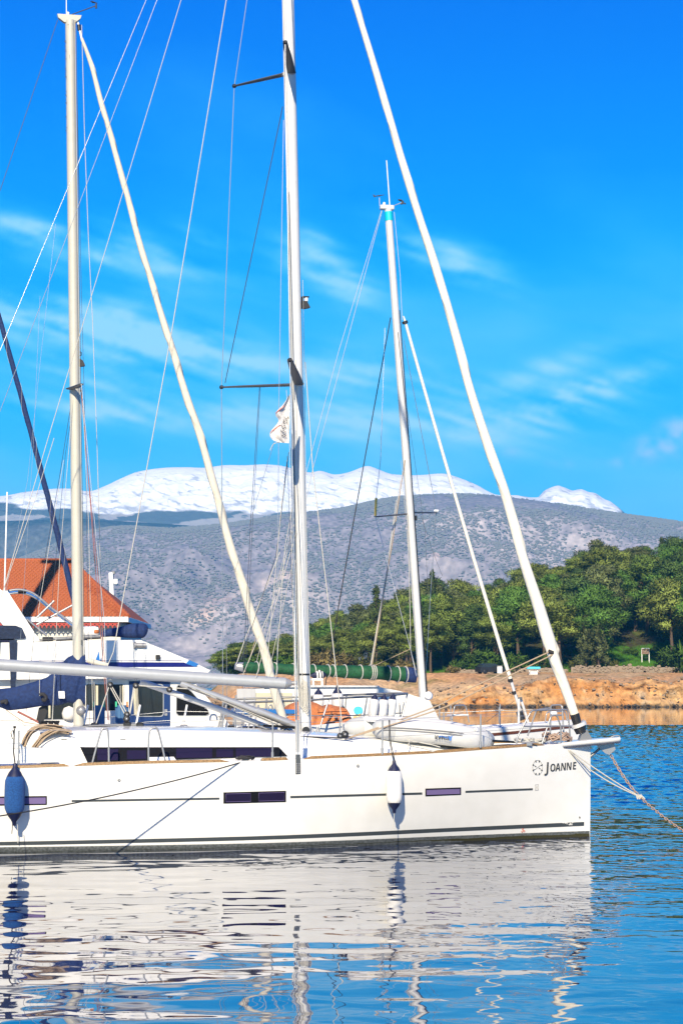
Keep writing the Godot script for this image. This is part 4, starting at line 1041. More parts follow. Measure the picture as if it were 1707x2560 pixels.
# ---------------------------------------------------------------- things carried by or tied to the yacht
func make_yacht_things():
	var zf := func(a, b): return hull_z(JH, a, b)
	var J0 := func(px, py, z): return J * L(J, px, py, z)
	# fenders over the side
	var p := on_side(J, 985, 1967, zf, 0.145)
	var wt: Vector3 = J * p
	fender("white fender with navy ends hanging against the yacht's side", "fenders on the yacht", wt, 0.128, 0.50, M.fender_white, M.fender_navy,
		[[[J0.call(972, 1800, 1.62), J0.call(977, 1860, 1.70), J0.call(983, 1886, 1.76), wt + Vector3(0, 0.40, 0)], 0.008, M.black_rope], [[J0.call(974, 1801, 1.62), J0.call(972, 1845, 1.66), J0.call(979, 1886, 1.74), wt + Vector3(0.01, 0.40, 0)], 0.006, M.black_rope], [[wt + Vector3(0, -0.41, 0), wt + Vector3(-0.005, -0.55, 0.01), wt + Vector3(-0.02, -0.66, 0.0)], 0.006, M.rope_white]])
	p = on_side(J, 37.5, 1986, zf, 0.17)
	wt = J * p
	fender("blue cloth covered fender hanging at the left edge", "fenders on the yacht", wt, 0.150, 0.54, M.fender_blue, M.fender_navy,
		[[[J0.call(37, 1822, 2.0), J0.call(35, 1880, 2.1), wt + Vector3(0, 0.45, 0)], 0.011, M.black_rope], [[J0.call(32, 1848, 2.03), J0.call(28, 1832, 2.03), J0.call(33, 1825, 2.03), J0.call(36, 1840, 2.03)], 0.008, M.black_rope], [[J0.call(34, 1818, 2.0), J0.call(41, 1818, 2.0)], 0.02, M.black], [[wt + Vector3(-0.02, -0.44, 0.02), wt + Vector3(-0.03, -0.58, 0.02)], 0.006, M.black_rope], [[wt + Vector3(0.05, -0.44, 0.0), wt + Vector3(0.06, -0.72, 0.0)], 0.005, M.rope_white]])
	# mooring gear
	var mb := MB.new()
	mb.tube(sag(J0.call(612, 1903, 1.93), J0.call(-160, 2062, 4.6), 0.10, 24), 0.0100, 7)
	solo("mooring_line", mb, M.black_rope, "black mooring line running aft from the midship cleat to lower left", "rope")
	var knot: Vector3 = J0.call(1597, 1991, 0.3)
	mb = MB.new(); mb.tube(sag(J0.call(1412, 1867, 0.34), knot, 0.03, 8), 0.011, 6); 
	solo("bow_line", mb, M.rope_white, "upper white bow line leading from the deck to the chain knot", "rope", "bow mooring lines")
	mb = MB.new(); mb.tube(sag(J0.call(1414, 1871, 0.36), J0.call(1474, 1924, 0.30), 0.0, 4) + sag(J0.call(1476, 1926, 0.30), knot, 0.03, 8), 0.011, 6)
	solo("bow_line", mb, M.rope_white, "lower white bow line leading round the stem to the chain knot", "rope", "bow mooring lines")
	chain("anchor_chain", J0.call(1526, 1888, 0.0), knot, 0.05, "rusty pink chain hanging from the anchor roller under the bow platform")
	var out: Vector3 = knot + (J0.call(1707, 2062, 1.2) - knot) * 1.9
	chain("mooring_chain", knot, out, 0.10, "rusty chain running from the knot down to the water at right", 0.9)
	mb = MB.new()
	for k in 5: mb.tube([knot + Vector3(-0.06 + 0.02 * k, 0.03, 0.02), knot + Vector3(-0.03 + 0.03 * k, -0.045, 0.02)], 0.012, 5)
	solo("rope_hitch", mb, M.rope_white, "rope hitch joining the bow lines to the chain", "knot")
	# courtesy flag hoisted under the near spreader
	var f = thing("flag", "white flag with faint lettering hanging limp beside the yacht's mast", "flag", J)
	var edge := [[726, 985], [725, 1030], [724, 1075], [722, 1108]]
	var free := [[716, 1002], [689, 1040], [676, 1083], [690, 1106]]
	var rows := []
	for i in 22:
		var t := i / 21.0; var row := PackedVector3Array()
		var e := V2(lin([[0.0, 726.0], [0.33, 725.0], [0.7, 724.0], [1.0, 722.0]], t), lin([[0.0, 985.0], [0.33, 1030.0], [0.7, 1075.0], [1.0, 1108.0]], t))
		var fr := V2(cub([[0.0, 722.0], [0.12, 710.0], [0.3, 688.0], [0.42, 697.0], [0.62, 675.0], [0.78, 680.0], [1.0, 697.0]], t), cub([[0.0, 990.0], [0.12, 1008.0], [0.3, 1035.0], [0.42, 1052.0], [0.62, 1082.0], [0.78, 1098.0], [1.0, 1106.0]], t))
		for j in 14:
			var s := j / 13.0
			var q := e.lerp(fr, s)
			row.append(L(J, q.x, q.y, 1.05 + 0.05 * sin(s * 9.0 + t * 5.0) * s + 0.03 * sin(t * 11.0) * s))
		rows.append(row)
	mb = MB.new(); mb.grid(rows); part(f, "cloth", mb, M.flag_cloth)
	mb = MB.new()
	var g := RandomNumberGenerator.new(); g.seed = 5
	for k in 9:
		var c: Vector3 = rows[9 + k].duplicate()[4 + (k % 2)] + Vector3(0, 0, 0.03)
		mb.tube(bend([c + Vector3(-0.03, 0.02, 0), c + Vector3(-0.01, -0.02, 0.006), c + Vector3(0.02, 0.015, 0.006), c + Vector3(0.035, -0.015, 0)], 3), 0.004, 4)
	part(f, "print", mb, M.print_dark)
	mb = MB.new()
	for k in [4, 11]: mb.tube([rows[k][8] + Vector3(0, 0, 0.02), rows[k + 1][11] + Vector3(0, 0, 0.02), rows[k + 2][13] + Vector3(0, 0, 0.02)], [0.012, 0.02, 0.01], 5, true, 0.4)
	part(f, "red_print", mb, M.flag_red)
	mb = MB.new(); mb.tube(bend(Ls(J, [[697, 1106, 1.05], [684, 1110, 1.05], [677, 1122, 1.05], [676, 1126, 1.05]])), 0.006, 5); part(f, "ribbon", mb, M.rope_white)
	make_dinghy()
func chain(called, a: Vector3, b: Vector3, drop, label, size := 1.0):
	var t = thing(called, label, "chain")
	var path := sag(a, b, drop, 60)
	var length := 0.0
	for k in 60: length += path[k].distance_to(path[k + 1])
	var step: float = 0.062 * size
	var mb := MB.new(); var run := 0.0; var k := 0; var count := int(length / step)
	for i in count:
		var want: float = (i + 0.5) * step
		while k < 59 and run + path[k].distance_to(path[k + 1]) < want:
			run += path[k].distance_to(path[k + 1]); k += 1
		var d: Vector3 = (path[k + 1] - path[k]).normalized()
		var c: Vector3 = path[k] + d * (want - run)
		var side := d.cross(Vector3.UP).normalized().rotated(d, PI / 2 * (i % 2) + PI / 4)
		var ring := []
		for s in 9:
			var u := TAU * s / 8.0
			ring.append(c + d * cos(u) * step * 0.72 + side * sin(u) * step * 0.36)
		mb.tube(ring, step * 0.14, 4, false)
	part(t, "links", mb, M.chain_rust).set_meta("kind", "stuff")
	return t
func make_dinghy():
	var d = thing("inflatable_dinghy", "white inflatable dinghy with grey tube ends lying upside down on the foredeck", "dinghy", J)
	# near tube, from its cone at the stern to the turned-up bow, then the far tube
	var near := [[938, 1822, 0.55], [960, 1822, 0.58], [1000, 1826, 0.60], [1060, 1830, 0.60], [1120, 1836, 0.58], [1170, 1843, 0.5], [1203, 1848, 0.3], [1216, 1850, 0.05]]
	var nr := [0.12, 0.175, 0.182, 0.185, 0.186, 0.18, 0.165, 0.14]
	var far := [[864, 1818, -0.15], [880, 1818, -0.15], [905, 1818, -0.15], [960, 1817, -0.15], [1060, 1822, -0.15], [1130, 1830, -0.2], [1180, 1840, -0.2], [1216, 1850, 0.05]]
	var fr := [0.07, 0.145, 0.175, 0.18, 0.18, 0.175, 0.16, 0.14]
	for s in [[far, fr, 0.20], [near, nr, 0.24]]:
		var pts: Array = bend(Ls(J, s[0]), 6); var rr := []
		for k in pts.size():
			var f: float = float(k) / 6.0; var i := mini(int(f), s[1].size() - 2)
			rr.append(lerpf(s[1][i], s[1][i + 1], f - i))
		var mb := MB.new(); mb.tube(pts, rr, 22)
		var tb = part(d, "tube", mb, M.hypalon)
		var cut := 13 if s[0] == far else 11
		var cap := MB.new(); var cp: Array = pts.slice(0, cut); var cr := []
		for k in cut: cr.append(rr[k] + 0.004)
		cp.push_front(pts[0] - (pts[1] - pts[0]).normalized() * 0.05); cr.push_front(rr[0] * 0.55)
		cap.tube(cp, cr, 22); part(tb, "stern_cone", cap, M.hypalon_grey)
	# rubbing strips, bow patch, floor between the tubes
	for o in [0.0, -6.0]:
		var mb := MB.new(); mb.tube(bend(Ls(J, [[955, 1824 + o, 0.765], [1010, 1826 + o, 0.79], [1080, 1831 + o, 0.79], [1140, 1837 + o, 0.76], [1180, 1845 + o, 0.62], [1214, 1850 + o, 0.3]]), 4), 0.011, 6); part(d, "rubbing_strip", mb, M.band_grey)
	var fl := MB.new()
	var a := bend(Ls(J, [[960, 1806, 0.5], [1060, 1812, 0.5], [1150, 1824, 0.4], [1210, 1846, 0.1]]), 6); var b := bend(Ls(J, [[905, 1803, -0.1], [1040, 1806, -0.1], [1140, 1818, -0.1], [1210, 1846, 0.0]]), 6)
	fl.grid([PackedVector3Array(a), PackedVector3Array(b)]); part(d, "floor", fl, M.hypalon)
	var bp := MB.new(); bp.tube(Ls(J, [[1198, 1847, 0.33], [1210, 1849, 0.2], [1222, 1850, 0.0]]), [0.178, 0.165, 0.09], 18); part(d, "bow_patch", bp, M.hypalon_grey)
	var hd := MB.new(); hd.tube(bend(Ls(J, [[1188, 1826, 0.62], [1186, 1822, 0.64], [1192, 1822, 0.64], [1191, 1828, 0.62]])), 0.012, 5); part(d, "handle", hd, M.plastic_white)
	# maker's name, upside down as the boat lies
	var c := L(J, 1112, 1846, 0.775)
	words(d, "A", 0.115, c + Vector3(0.085, 0.006, 0.004), Vector3(-1, 0.10, 0.03), Vector3(0.1, -0.95, 0.3), M.print_blue, "lettering")
	words(d, "RIMAR", 0.085, c + Vector3(-0.045, 0.012, 0.008), Vector3(-1, 0.10, 0.03), Vector3(0.1, -0.95, 0.3), M.print_dark, "lettering")
	var wv := MB.new()
	for k in 2: wv.tube(bend(Ls(J, [[1096, 1841 + k * 2, 0.795], [1104, 1840 + k * 2, 0.795], [1112, 1842 + k * 2.5, 0.79], [1119, 1844 + k * 2, 0.785]])), 0.005, 5)
	part(d, "wave_mark", wv, M.print_blue)
	for s in [[[1020, 1846, 0.79], [1024, 1850, 0.80], [1018, 1873, 0.95]], [[1016, 1850, 0.79], [1030, 1851, 0.80]], [[1030, 1853, 0.79], [1080, 1862, 0.8], [1100, 1868, 0.85]]]: wire(d, "lashing", Ls(J, s), 0.009, M.rope_white)

# ---------------------------------------------------------------- the older sailboat behind, with the cream mast
var S := frame(-0.85, 37.3, 12.0)
var SH := {
	"hd": [[-10.5, 1.35], [-8.0, 1.7], [-6.0, 1.72], [-4.0, 1.5], [-2.0, 0.92], [-1.0, 0.5], [0.0, 0.08]],
	"hw": [[-10.5, 0.9], [-8.0, 1.5], [-6.0, 1.5], [-4.0, 1.15], [-2.0, 0.5], [-1.0, 0.22], [0.0, 0.02]],
	"dy": [[-10.5, 1.15], [-6.0, 1.15], [-3.0, 1.25], [0.0, 1.42]]}
var SC := {
	"wb": [[-8.0, 1.1], [-5.0, 1.1], [-3.0, 0.8], [-2.0, 0.5]],
	"wt": [[-8.0, 0.95], [-5.0, 0.95], [-3.0, 0.65], [-2.0, 0.4]],
	"top": [[-8.0, 1.72], [-5.0, 1.66], [-3.0, 1.55], [-2.0, 1.35]]}
func outline(xf, pts, z) -> PackedVector2Array:
	var out := PackedVector2Array()
	for p in pts:
		var q := L(xf, p[0], p[1], z)
		out.append(V2(q.x, q.y))
	return out
func slab(xf, pts, z0, z1) -> MB:
	# an outline on a boat's side plane z1, drawn through to z0
	var mb := MB.new()
	mb.prism(outline(xf, pts, z1), Transform3D(Basis.IDENTITY, Vector3(0, 0, z0)), z1 - z0)
	return mb
func rounded(x0, y0, x1, y1, r, skew := 0.0) -> Array:
	var out := []
	for c in [[x1 - r, y0 + r, -PI / 2], [x1 - r, y1 - r, 0.0], [x0 + r, y1 - r, PI / 2], [x0 + r, y0 + r, PI]]:
		for k in 4:
			var a: float = c[2] + PI / 2 * k / 3.0
			out.append([c[0] + cos(a) * r, c[1] + sin(a) * r])
	return out
func shrunk(pts, by) -> Array:
	var c := Vector2.ZERO
	for p in pts: c += V2(p[0], p[1])
	c /= pts.size()
	var out := []
	for p in pts:
		var d := V2(p[0], p[1]) - c
		var q: Vector2 = c + d * maxf(0.2, 1.0 - by / maxf(d.length(), 0.1))
		out.append([q.x, q.y])
	return out
func window(parent, xf, pts, z, glass, frame_m, rim := 3.0, called = "window"):
	var w = part(parent, called, slab(xf, pts, z - 0.02, z + 0.012), frame_m)
	part(w, "pane", slab(xf, shrunk(pts, rim), z - 0.01, z + 0.018), glass)
	return w
func make_old_sailboat():
	var b = thing("sailing_boat", "older white sailboat with a cream mast and navy boom cover", "sailboat", S)
	make_hull(b, SH, -10.5, M.gelcoat, M.deck_white)
	var cr = coachroof(b, SC, SH, -8.0, -2.0, M.gelcoat)
	part(cr, "window", slab(S, [[-140, 1829], [18, 1828], [18, 1839], [-140, 1841]], 1.0, 1.07), M.window_black)
	var head := L(S, 176, 52); var foot := L(S, 198, 1836)
	var mpt := func(py): return head.lerp(foot, (py - 52.0) / 1784.0)
	var mb := MB.new(); mb.tube([head, head.lerp(foot, 0.5), foot], [0.106, 0.110, 0.114], 24, true, 0.85)
	var mast = part(b, "mast", mb, M.mast_cream)
	for o in [0.085, 0.104]:
		mb = MB.new(); mb.tube([head + Vector3(o, 0, 0.05), foot + Vector3(o, 0.5, 0.05)], 0.006, 5); part(mast, "conduit", mb, M.spreader_grey if o > 0.1 else M.mast_cream)
	# rust and rub marks on the paint
	var sg := RandomNumberGenerator.new(); sg.seed = 6
	mb = MB.new()
	for k in 9:
		var sx := 172.0 + sg.randf() * 11.0; var sy := 58.0 + sg.randf() * 14.0
		mb.tube([L(S, sx, sy, 0.096), L(S, sx + sg.randf_range(-3, 4), sy + sg.randf_range(0, 3), 0.096)], [0.012, 0.005], 4, true, 0.3)
	part(mast, "rust_stain", mb, M.rope_tan)
	mb = MB.new()
	for k in 34:
		var sy := 100.0 + sg.randf() * 230.0; var sx := lerpf(162.5, 165.0, (sy - 100.0) / 230.0)
		mb.tube([L(S, sx, sy, 0.055), L(S, sx + sg.randf_range(1.5, 4.5), sy + sg.randf_range(-0.5, 0.5), 0.078)], 0.004, 4, true)
	part(mast, "rub_mark", mb, M.spreader_grey).set_meta("kind", "stuff")
	# crane at the top with wind gauge and aerial
	mb = MB.new()
	var hd: Vector3 = mpt.call(46)
	mb.prism([V2(-0.24, 0.06), V2(0.21, 0.06), V2(0.19, 0.0), V2(0.10, -0.08), V2(-0.11, -0.09), V2(-0.22, -0.01)], Transform3D(Basis.IDENTITY, hd + Vector3(0, 0, -0.05)), 0.1)
	var top = part(mast, "masthead", mb, M.mast_cream)
	mb = MB.new(); mb.lathe([Vector2(0.02, 0), Vector2(0.03, 0.05), Vector2(0.0, 0.07)], hd + Vector3(-0.04, 0.06, 0), Vector3.UP, 10); part(top, "light", mb, M.plastic_white)
	wire(top, "aerial", Ls(S, [[167, 40], [166, -60]]), 0.009, M.plastic_white)
	wire(top, "wind_gauge_arm", Ls(S, [[176, 38], [239, 15]]), 0.010, M.print_dark)
	mb = MB.new(); mb.tube(Ls(S, [[241, 21], [241, 9]]), 0.018, 8); mb.tube(Ls(S, [[226, 3], [232, 5], [245, 8]]), [0.004, 0.045, 0.006], 6, true, 0.3); part(top, "wind_gauge", mb, M.print_dark)
	for py in [130, 1612]:
		mb = MB.new(); mb.box(mpt.call(py) + Vector3(-0.015 if py < 500 else 0.06, 0, 0.093), Vector3(0.02, 0.09, 0.02), 0.005); part(mast, "halyard_exit", mb, M.spreader_grey)
	wire(mast, "halyard", Ls(S, [[175, 136, 0.1], [182, 300, 0.10], [189, 430, 0.08]]), 0.005, M.wire_dark)
	# spreader bracket, light and radar reflector half way up
	mb = MB.new(); mb.tube(Ls(S, [[172, 972, 0.0], [190, 968, 0.35], [204, 960, 0.85]]), [0.06, 0.085, 0.045], 10, true, 0.3, Vector3.UP); part(mast, "spreader", mb, M.spreader_grey)
	mb = MB.new(); mb.tube(Ls(S, [[190, 972, 0.0], [200, 978, -0.9]]), [0.06, 0.04], 10, true, 0.3, Vector3.UP); part(mast, "spreader", mb, M.spreader_grey)
	mb = MB.new(); mb.prism(outline(S, [[200, 898], [206, 901], [211, 909], [213, 915], [200, 917]], 0.0), Transform3D(Basis.IDENTITY, Vector3(0, 0, -0.06)), 0.12); part(mast, "deck_light", mb, M.black)
	mb = MB.new(); mb.tube(corner(Ls(S, [[199, 880], [204, 880], [204, 889], [199, 889]]), 0.01), 0.008, 6); part(mast, "light_bracket", mb, M.spreader_grey)
	mb = MB.new(); mb.lathe([Vector2(0.085, 0), Vector2(0.09, 0.03), Vector2(0.06, 0.05), Vector2(0.05, 0.10), Vector2(0.065, 0.12), Vector2(0.02, 0.13)], L(S, 203, 1776, 0.1), Vector3(0, 0, 1), 16); part(mast, "winch", mb, M.steel)
	mb = MB.new(); mb.box(foot, Vector3(0.4, 0.12, 0.4), 0.03); part(mast, "mast_step", mb, M.gelcoat)
	# boom under its cover
	mb = MB.new(); mb.tube(Ls(S, [[-300, 1775], [205, 1745]]), 0.06, 12); part(b, "boom", mb, M.mast_cream)
	var rows := []
	var ctop := [[-300.0, 1738.0], [-100.0, 1730.0], [0.0, 1722.0], [40.0, 1717.0], [85.0, 1704.0], [120.0, 1692.0], [150.0, 1666.0], [165.0, 1645.0], [183.0, 1636.0], [200.0, 1634.0], [213.0, 1636.0]]
	var cbot := [[-300.0, 1775.0], [-60.0, 1770.0], [0.0, 1768.0], [22.0, 1777.0], [60.0, 1773.0], [110.0, 1765.0], [150.0, 1764.0], [172.0, 1756.0], [190.0, 1762.0], [213.0, 1766.0]]
	var wn := FastNoiseLite.new(); wn.seed = 14; wn.frequency = 0.02
	for k in 70:
		var px := lerpf(-300, 213, k / 69.0)
		var a := L(S, px, lin(ctop, px)); var c := L(S, px, lin(cbot, px))
		var ring := PackedVector3Array(); var mid := a.lerp(c, 0.5); var hh := (a.y - c.y) / 2; var wd := 0.13 + 0.05 * smoothstep(120, 180, px)
		for s in 18:
			var t := TAU * s / 18
			var lump := 1.0 + 0.13 * wn.get_noise_3d(px * 1.5, sin(t) * 40, cos(t) * 40)
			ring.append(Vector3(mid.x, mid.y + sin(t) * hh * (1.0 if absf(sin(t)) > 0.9 else lump), cos(t) * wd * lump))
		rows.append(ring)
	mb = MB.new(); mb.grid(rows, true); mb.face(Array(rows[-1])); var cov = part(b, "boom_cover", mb, M.cover_navy)
	part(cov, "patch", slab(S, [[147, 1728], [162, 1728], [163, 1746], [148, 1746]], 0.16, 0.20), M.plastic_white)
	wire(cov, "seam", Ls(S, [[152, 1668, 0.15], [151, 1720, 0.2], [150, 1762, 0.15]]), 0.006, M.canvas_navy)
	for s in [[[100, 1738], [108, 1735], [116, 1743], [112, 1752], [106, 1746]], [[2, 1756], [18, 1752], [14, 1760]]]:
		mb = MB.new(); mb.tube(bend(Ls(S, s, 0.2), 3), 0.035, 6); part(cov, "tie", mb, M.black_rope)
	# furled headsail
	var st := [[205, 96], [233, 175], [255, 260], [300, 420], [345, 590], [390, 740], [430, 870], [470, 1000], [510, 1120], [550, 1270], [590, 1410], [625, 1520], [655, 1610], [680, 1700], [698, 1765], [708, 1800]]
	var rad := [0.028, 0.045, 0.05, 0.055, 0.058, 0.060, 0.065, 0.07, 0.072, 0.075, 0.08, 0.085, 0.088, 0.085, 0.08, 0.075]
	var pts := Ls(S, st); var path := []; var rr := []
	for k in pts.size() - 1:
		for s in 10:
			path.append(pts[k].cubic_interpolate(pts[k + 1], pts[maxi(k - 1, 0)], pts[mini(k + 2, pts.size() - 1)], s / 10.0)); rr.append(lerpf(rad[k], rad[k + 1], s / 10.0))
	part(b, "furled_genoa", rolled_sail(path, rr, 20, 3.2, 0.36), M.sail_tan)
	mb = MB.new(); mb.tube(Ls(S, [[198, 62], [199, 76]]), 0.035, 8); part(b, "furling_swivel", mb, M.black)
	wire(b, "forestay", Ls(S, [[194, 50], [205, 96]]), 0.022, M.plastic_white)
	mb = MB.new(); mb.tube(Ls(S, [[708, 1800], [712, 1822]]), 0.07, 10); part(b, "furling_drum", mb, M.black)
	# wires and lines
	for s in [["backstay", [[145, 50], [0, 480], [-120, 830]], 0.006, "wire_dark"], ["halyard", [[205, 62], [212, 330], [222, 600], [232, 800], [243, 1100], [258, 1640]], 0.0065, "rope_white"], ["halyard", [[192, 170], [196, 350], [205, 760], [214, 1080], [225, 1815]], 0.004, "wire_dark"],
		["halyard", [[203, 970, 0.5], [214, 1100, 0.5], [240, 1430, 0.4], [270, 1800, 0.4]], 0.007, "rope_red"], ["halyard", [[205, 970, 0.5], [218, 1150, 0.5], [250, 1480, 0.4], [273, 1800, 0.4]], 0.006, "rope_red"], ["halyard", [[206, 968, 0.8], [222, 1300, 0.8], [233, 1800, 0.8]], 0.0055, "rope_white"],
		["shroud", [[204, 960, 0.85], [262, 1560, 1.3], [272, 1815, 1.5]], 0.006, "steel_wire"], ["shroud", [[180, 1000, -0.1], [150, 1190, -0.6], [95, 1500, -1.2], [66, 1780, -1.6]], 0.005, "wire_dark"], ["shroud", [[178, 1050, -0.1], [165, 1130, -0.4], [118, 1640, -1.4]], 0.004, "wire_dark"], ["lazy_jack", [[183, 1000, 0.1], [150, 1400, 0.2], [132, 1790, 0.3]], 0.005, "rope_white"],
		["lazy_jack", [[160, 1150, 0.1], [98, 1520, 0.2], [100, 1740, 0.2]], 0.005, "rope_white"], ["shroud", [[101, 740, 0.0], [85, 1100, 0.0], [52, 1600, 0.0]], 0.003, "steel_wire"], ["lazy_jack", [[140, 560, -0.3], [102, 900, -0.3], [70, 1200, -0.3], [12, 1500, -0.3]], 0.003, "steel_wire"], ["topping_line", [[136, 1095, 0.3], [88, 1250, 0.3], [8, 1480, 0.3]], 0.006, "rope_white"],
		["mainsheet", [[16, 1775, 0.2], [60, 1805, 0.2], [100, 1812, 0.2]], 0.008, "rope_tan"], ["mainsheet", [[16, 1780, 0.2], [75, 1822, 0.2]], 0.007, "rope_white"], ["vang", [[45, 1779, 0.0], [110, 1812, 0.0]], 0.02, "rope_red"], ["halyard", [[138, 1690, 0.25], [131, 1810, 0.25]], 0.009, "rope_white"], ["halyard", [[236, 1705, 0.8], [238, 1805, 0.8]], 0.006, "rope_white"]]:
		wire(b, s[0], Ls(S, s[1]), s[2], M[s[3]])
	for s in [[100, 1775, 116, 1808]]:
		mb = slab(S, [[98, 1770], [118, 1757], [121, 1775], [108, 1808], [92, 1800]], -0.1, -0.06); part(b, "rope_bag", mb, M.black)
	# guard rails and stanchions on the far side
	for f in [[1798, 1778], [1816, 1800]]:
		wire(b, "guard_wire", Ls(S, [[-100, f[0] + 4, -1.4], [210, f[0], -1.5], [440, f[1], -1.4], [640, f[1] + 4, -0.9]]), 0.006, M.steel_wire)
	for px in [215, 345, 462, 560, 640]:
		mb = MB.new(); mb.tube(Ls(S, [[px - 6, 1822, -1.4], [px + 6, 1762, -1.4]]), 0.02, 8); part(b, "stanchion", mb, M.plastic_white if px < 500 else M.steel)
	for px in [310, 350, 460, 580]:
		mb = MB.new(); mb.box(L(S, px, 1818, -0.9), Vector3(0.16, 0.10, 0.12), 0.03); part(b, "deck_block", mb, M.black if px != 460 else M.steel)

# ---------------------------------------------------------------- the motor yacht
var Q := frame(1.41, 42.0, 12.0)
var QH := {
	"hd": [[-15.0, 2.0], [-9.0, 2.1], [-6.0, 2.0], [-4.0, 1.75], [-2.0, 1.15], [-1.0, 0.7], [0.0, 0.12]],
	"hw": [[-15.0, 1.8], [-9.0, 1.85], [-6.0, 1.65], [-4.0, 1.25], [-2.0, 0.6], [-1.0, 0.28], [0.0, 0.02]],
	"dy": [[-15.0, 1.45], [-6.0, 1.55], [-3.0, 1.70], [0.0, 1.90]]}
func make_motor_yacht():
	var b = thing("motor_yacht", "white motor yacht with blue stripes and a flying bridge", "motor boat", Q)
	make_hull(b, QH, -15.0, M.gelcoat, M.deck_wood)
	# cabin, flying bridge above it
	var cab = part(b, "cabin", slab(Q, [[-260, 1690], [470, 1690], [484, 1703], [575, 1812], [575, 1842], [-260, 1842]], -1.5, 1.5), M.gelcoat)
	var fly = part(b, "flying_bridge", slab(Q, [[-260, 1610], [40, 1606], [214, 1601], [352, 1600], [470, 1649], [526, 1676], [519, 1684], [490, 1694], [-260, 1702]], -1.72, 1.72), M.gelcoat)
	part(fly, "blue_stripe", slab(Q, [[214, 1655], [460, 1656], [473, 1661], [497, 1667], [214, 1668]], 1.71, 1.728), M.stripe_navy)
	part(fly, "blue_stripe", slab(Q, [[-260, 1656], [180, 1655], [180, 1668], [-260, 1670]], 1.71, 1.728), M.stripe_navy)
	part(fly, "pin_stripe", slab(Q, [[-260, 1652.0], [455, 1651], [455, 1652.4], [-260, 1653.6]], 1.71, 1.726), M.stripe_navy)
	part(fly, "brow_stripe", slab(Q, [[473, 1650], [497, 1660], [489, 1667.5], [465, 1659]], -1.73, 1.732), M.stripe_blue)
	var mb := MB.new(); mb.tube(Ls(Q, [[338, 1613, 1.76], [365, 1613.5, 1.76]]), [0.045, 0.05], 10); mb.tube(Ls(Q, [[336, 1613, 1.76], [340, 1613, 1.76]]), 0.07, 12); part(fly, "horn", mb, M.steel)
	mb = slab(Q, rounded(390, 1637, 401, 1649, 2), 1.70, 1.78); part(fly, "side_light", mb, M.black)
	# windows and door
	window(cab, Q, rounded(216, 1711, 309, 1776, 4), 1.5, M.cabin_glass, M.window_black, 2.0)
	for px in [240, 243, 306, 300]: part(cab, "curtain", slab(Q, [[px, 1714], [px + 3, 1714], [px + 3, 1772], [px, 1772]], 1.5, 1.522), M.curtain)
	part(cab, "door", slab(Q, [[323, 1703], [426, 1703], [426, 1838], [323, 1838]], 1.4, 1.515), M.door_navy)
	window(cab, Q, rounded(336, 1710, 410, 1792, 8), 1.515, M.cabin_glass, M.alu, 3.0)
	for px in [334, 340]: part(cab, "curtain", slab(Q, [[px, 1715], [px + 5, 1715], [px + 8, 1788], [px + 2, 1788]], 1.5, 1.54), M.curtain)
	for py in [1773, 1783]: part(cab, "hinge", slab(Q, rounded(412, py, 419, py + 6, 1), 1.5, 1.53), M.steel)
	window(cab, Q, [[441, 1716], [447, 1710], [458, 1711], [480, 1728], [523, 1778], [524, 1786], [516, 1790], [446, 1790], [440, 1784]], 1.5, M.window_black, M.alu, 2.5)
	window(cab, Q, [[116, 1752], [150, 1752], [190, 1756], [190, 1798], [96, 1800], [92, 1796]], 1.5, M.cabin_glass, M.window_black, 2.0)
	part(cab, "curtain", slab(Q, [[122, 1760], [127, 1760], [127, 1795], [122, 1795]], 1.5, 1.53), M.curtain)
	mb = MB.new(); mb.lathe([Vector2(0.05, -0.14), Vector2(0.12, -0.1), Vector2(0.14, 0), Vector2(0.1, 0.1), Vector2(0.0, 0.14)], L(Q, 173, 1783, 1.53), Vector3.UP, 12); part(cab, "jar", mb, M.fender_white)
	mb = MB.new(); mb.tube(Ls(Q, [[-200, 1692, 1.53], [90, 1691, 1.53]]), 0.012, 6); part(cab, "moulding", mb, M.spreader_grey)
	# slanting arch and the bimini frame
	for z in [1.45, -1.55]:
		part(b, "arch", slab(Q, [[-90, 1440], [-20, 1450], [5, 1476], [20, 1478], [101, 1603], [44, 1606], [-60, 1480]], z - 0.1, z + 0.1), M.gelcoat)
	for k in 3:
		mb = MB.new(); mb.tube(bend(Ls(Q, [[8, 1480 + k * 4, 1.2 - k * 0.9], [50, 1474 + k * 4, 1.2 - k * 0.9], [88, 1486 + k * 4, 1.2 - k * 0.9], [132, 1522 + k * 3, 1.2 - k * 0.9], [190, 1565 + k * 3, 1.2 - k * 0.9]]), 6), 0.022, 8); part(b, "bimini_frame", mb, M.steel if k != 1 else M.print_blue)
	mb = MB.new(); mb.tube(Ls(Q, [[46, 1478, 0.8], [66, 1478, 0.8]]), 0.05, 8); part(b, "frame_clamp", mb, M.black)
	for s in [[[92, 1545, 1.2], [136, 1502, 1.2]], [[68, 1548, 1.2], [118, 1590, 1.2]], [[92, 1562, 0.6], [182, 1513, 0.6]], [[70, 1552, 0.4], [116, 1586, 0.4]]]:
		mb = MB.new(); mb.tube(Ls(Q, s), 0.022, 8); part(b, "frame_strut", mb, M.steel)
	wire(b, "aerial", Ls(Q, [[19, 1230, 1.45], [12, 1482, 1.45]]), 0.016, M.plastic_white)
	mb = MB.new(); mb.tube(Ls(Q, [[12, 1482, 1.5], [11, 1506, 1.5]]), 0.035, 8); part(b, "aerial_mount", mb, M.spreader_grey)
	# blue awning over the after deck with its clear panels
	part(b, "awning", slab(Q, [[-260, 1560], [40, 1564], [56, 1570], [66, 1592], [62, 1597], [-260, 1600]], -1.4, 1.60), M.canvas_navy)
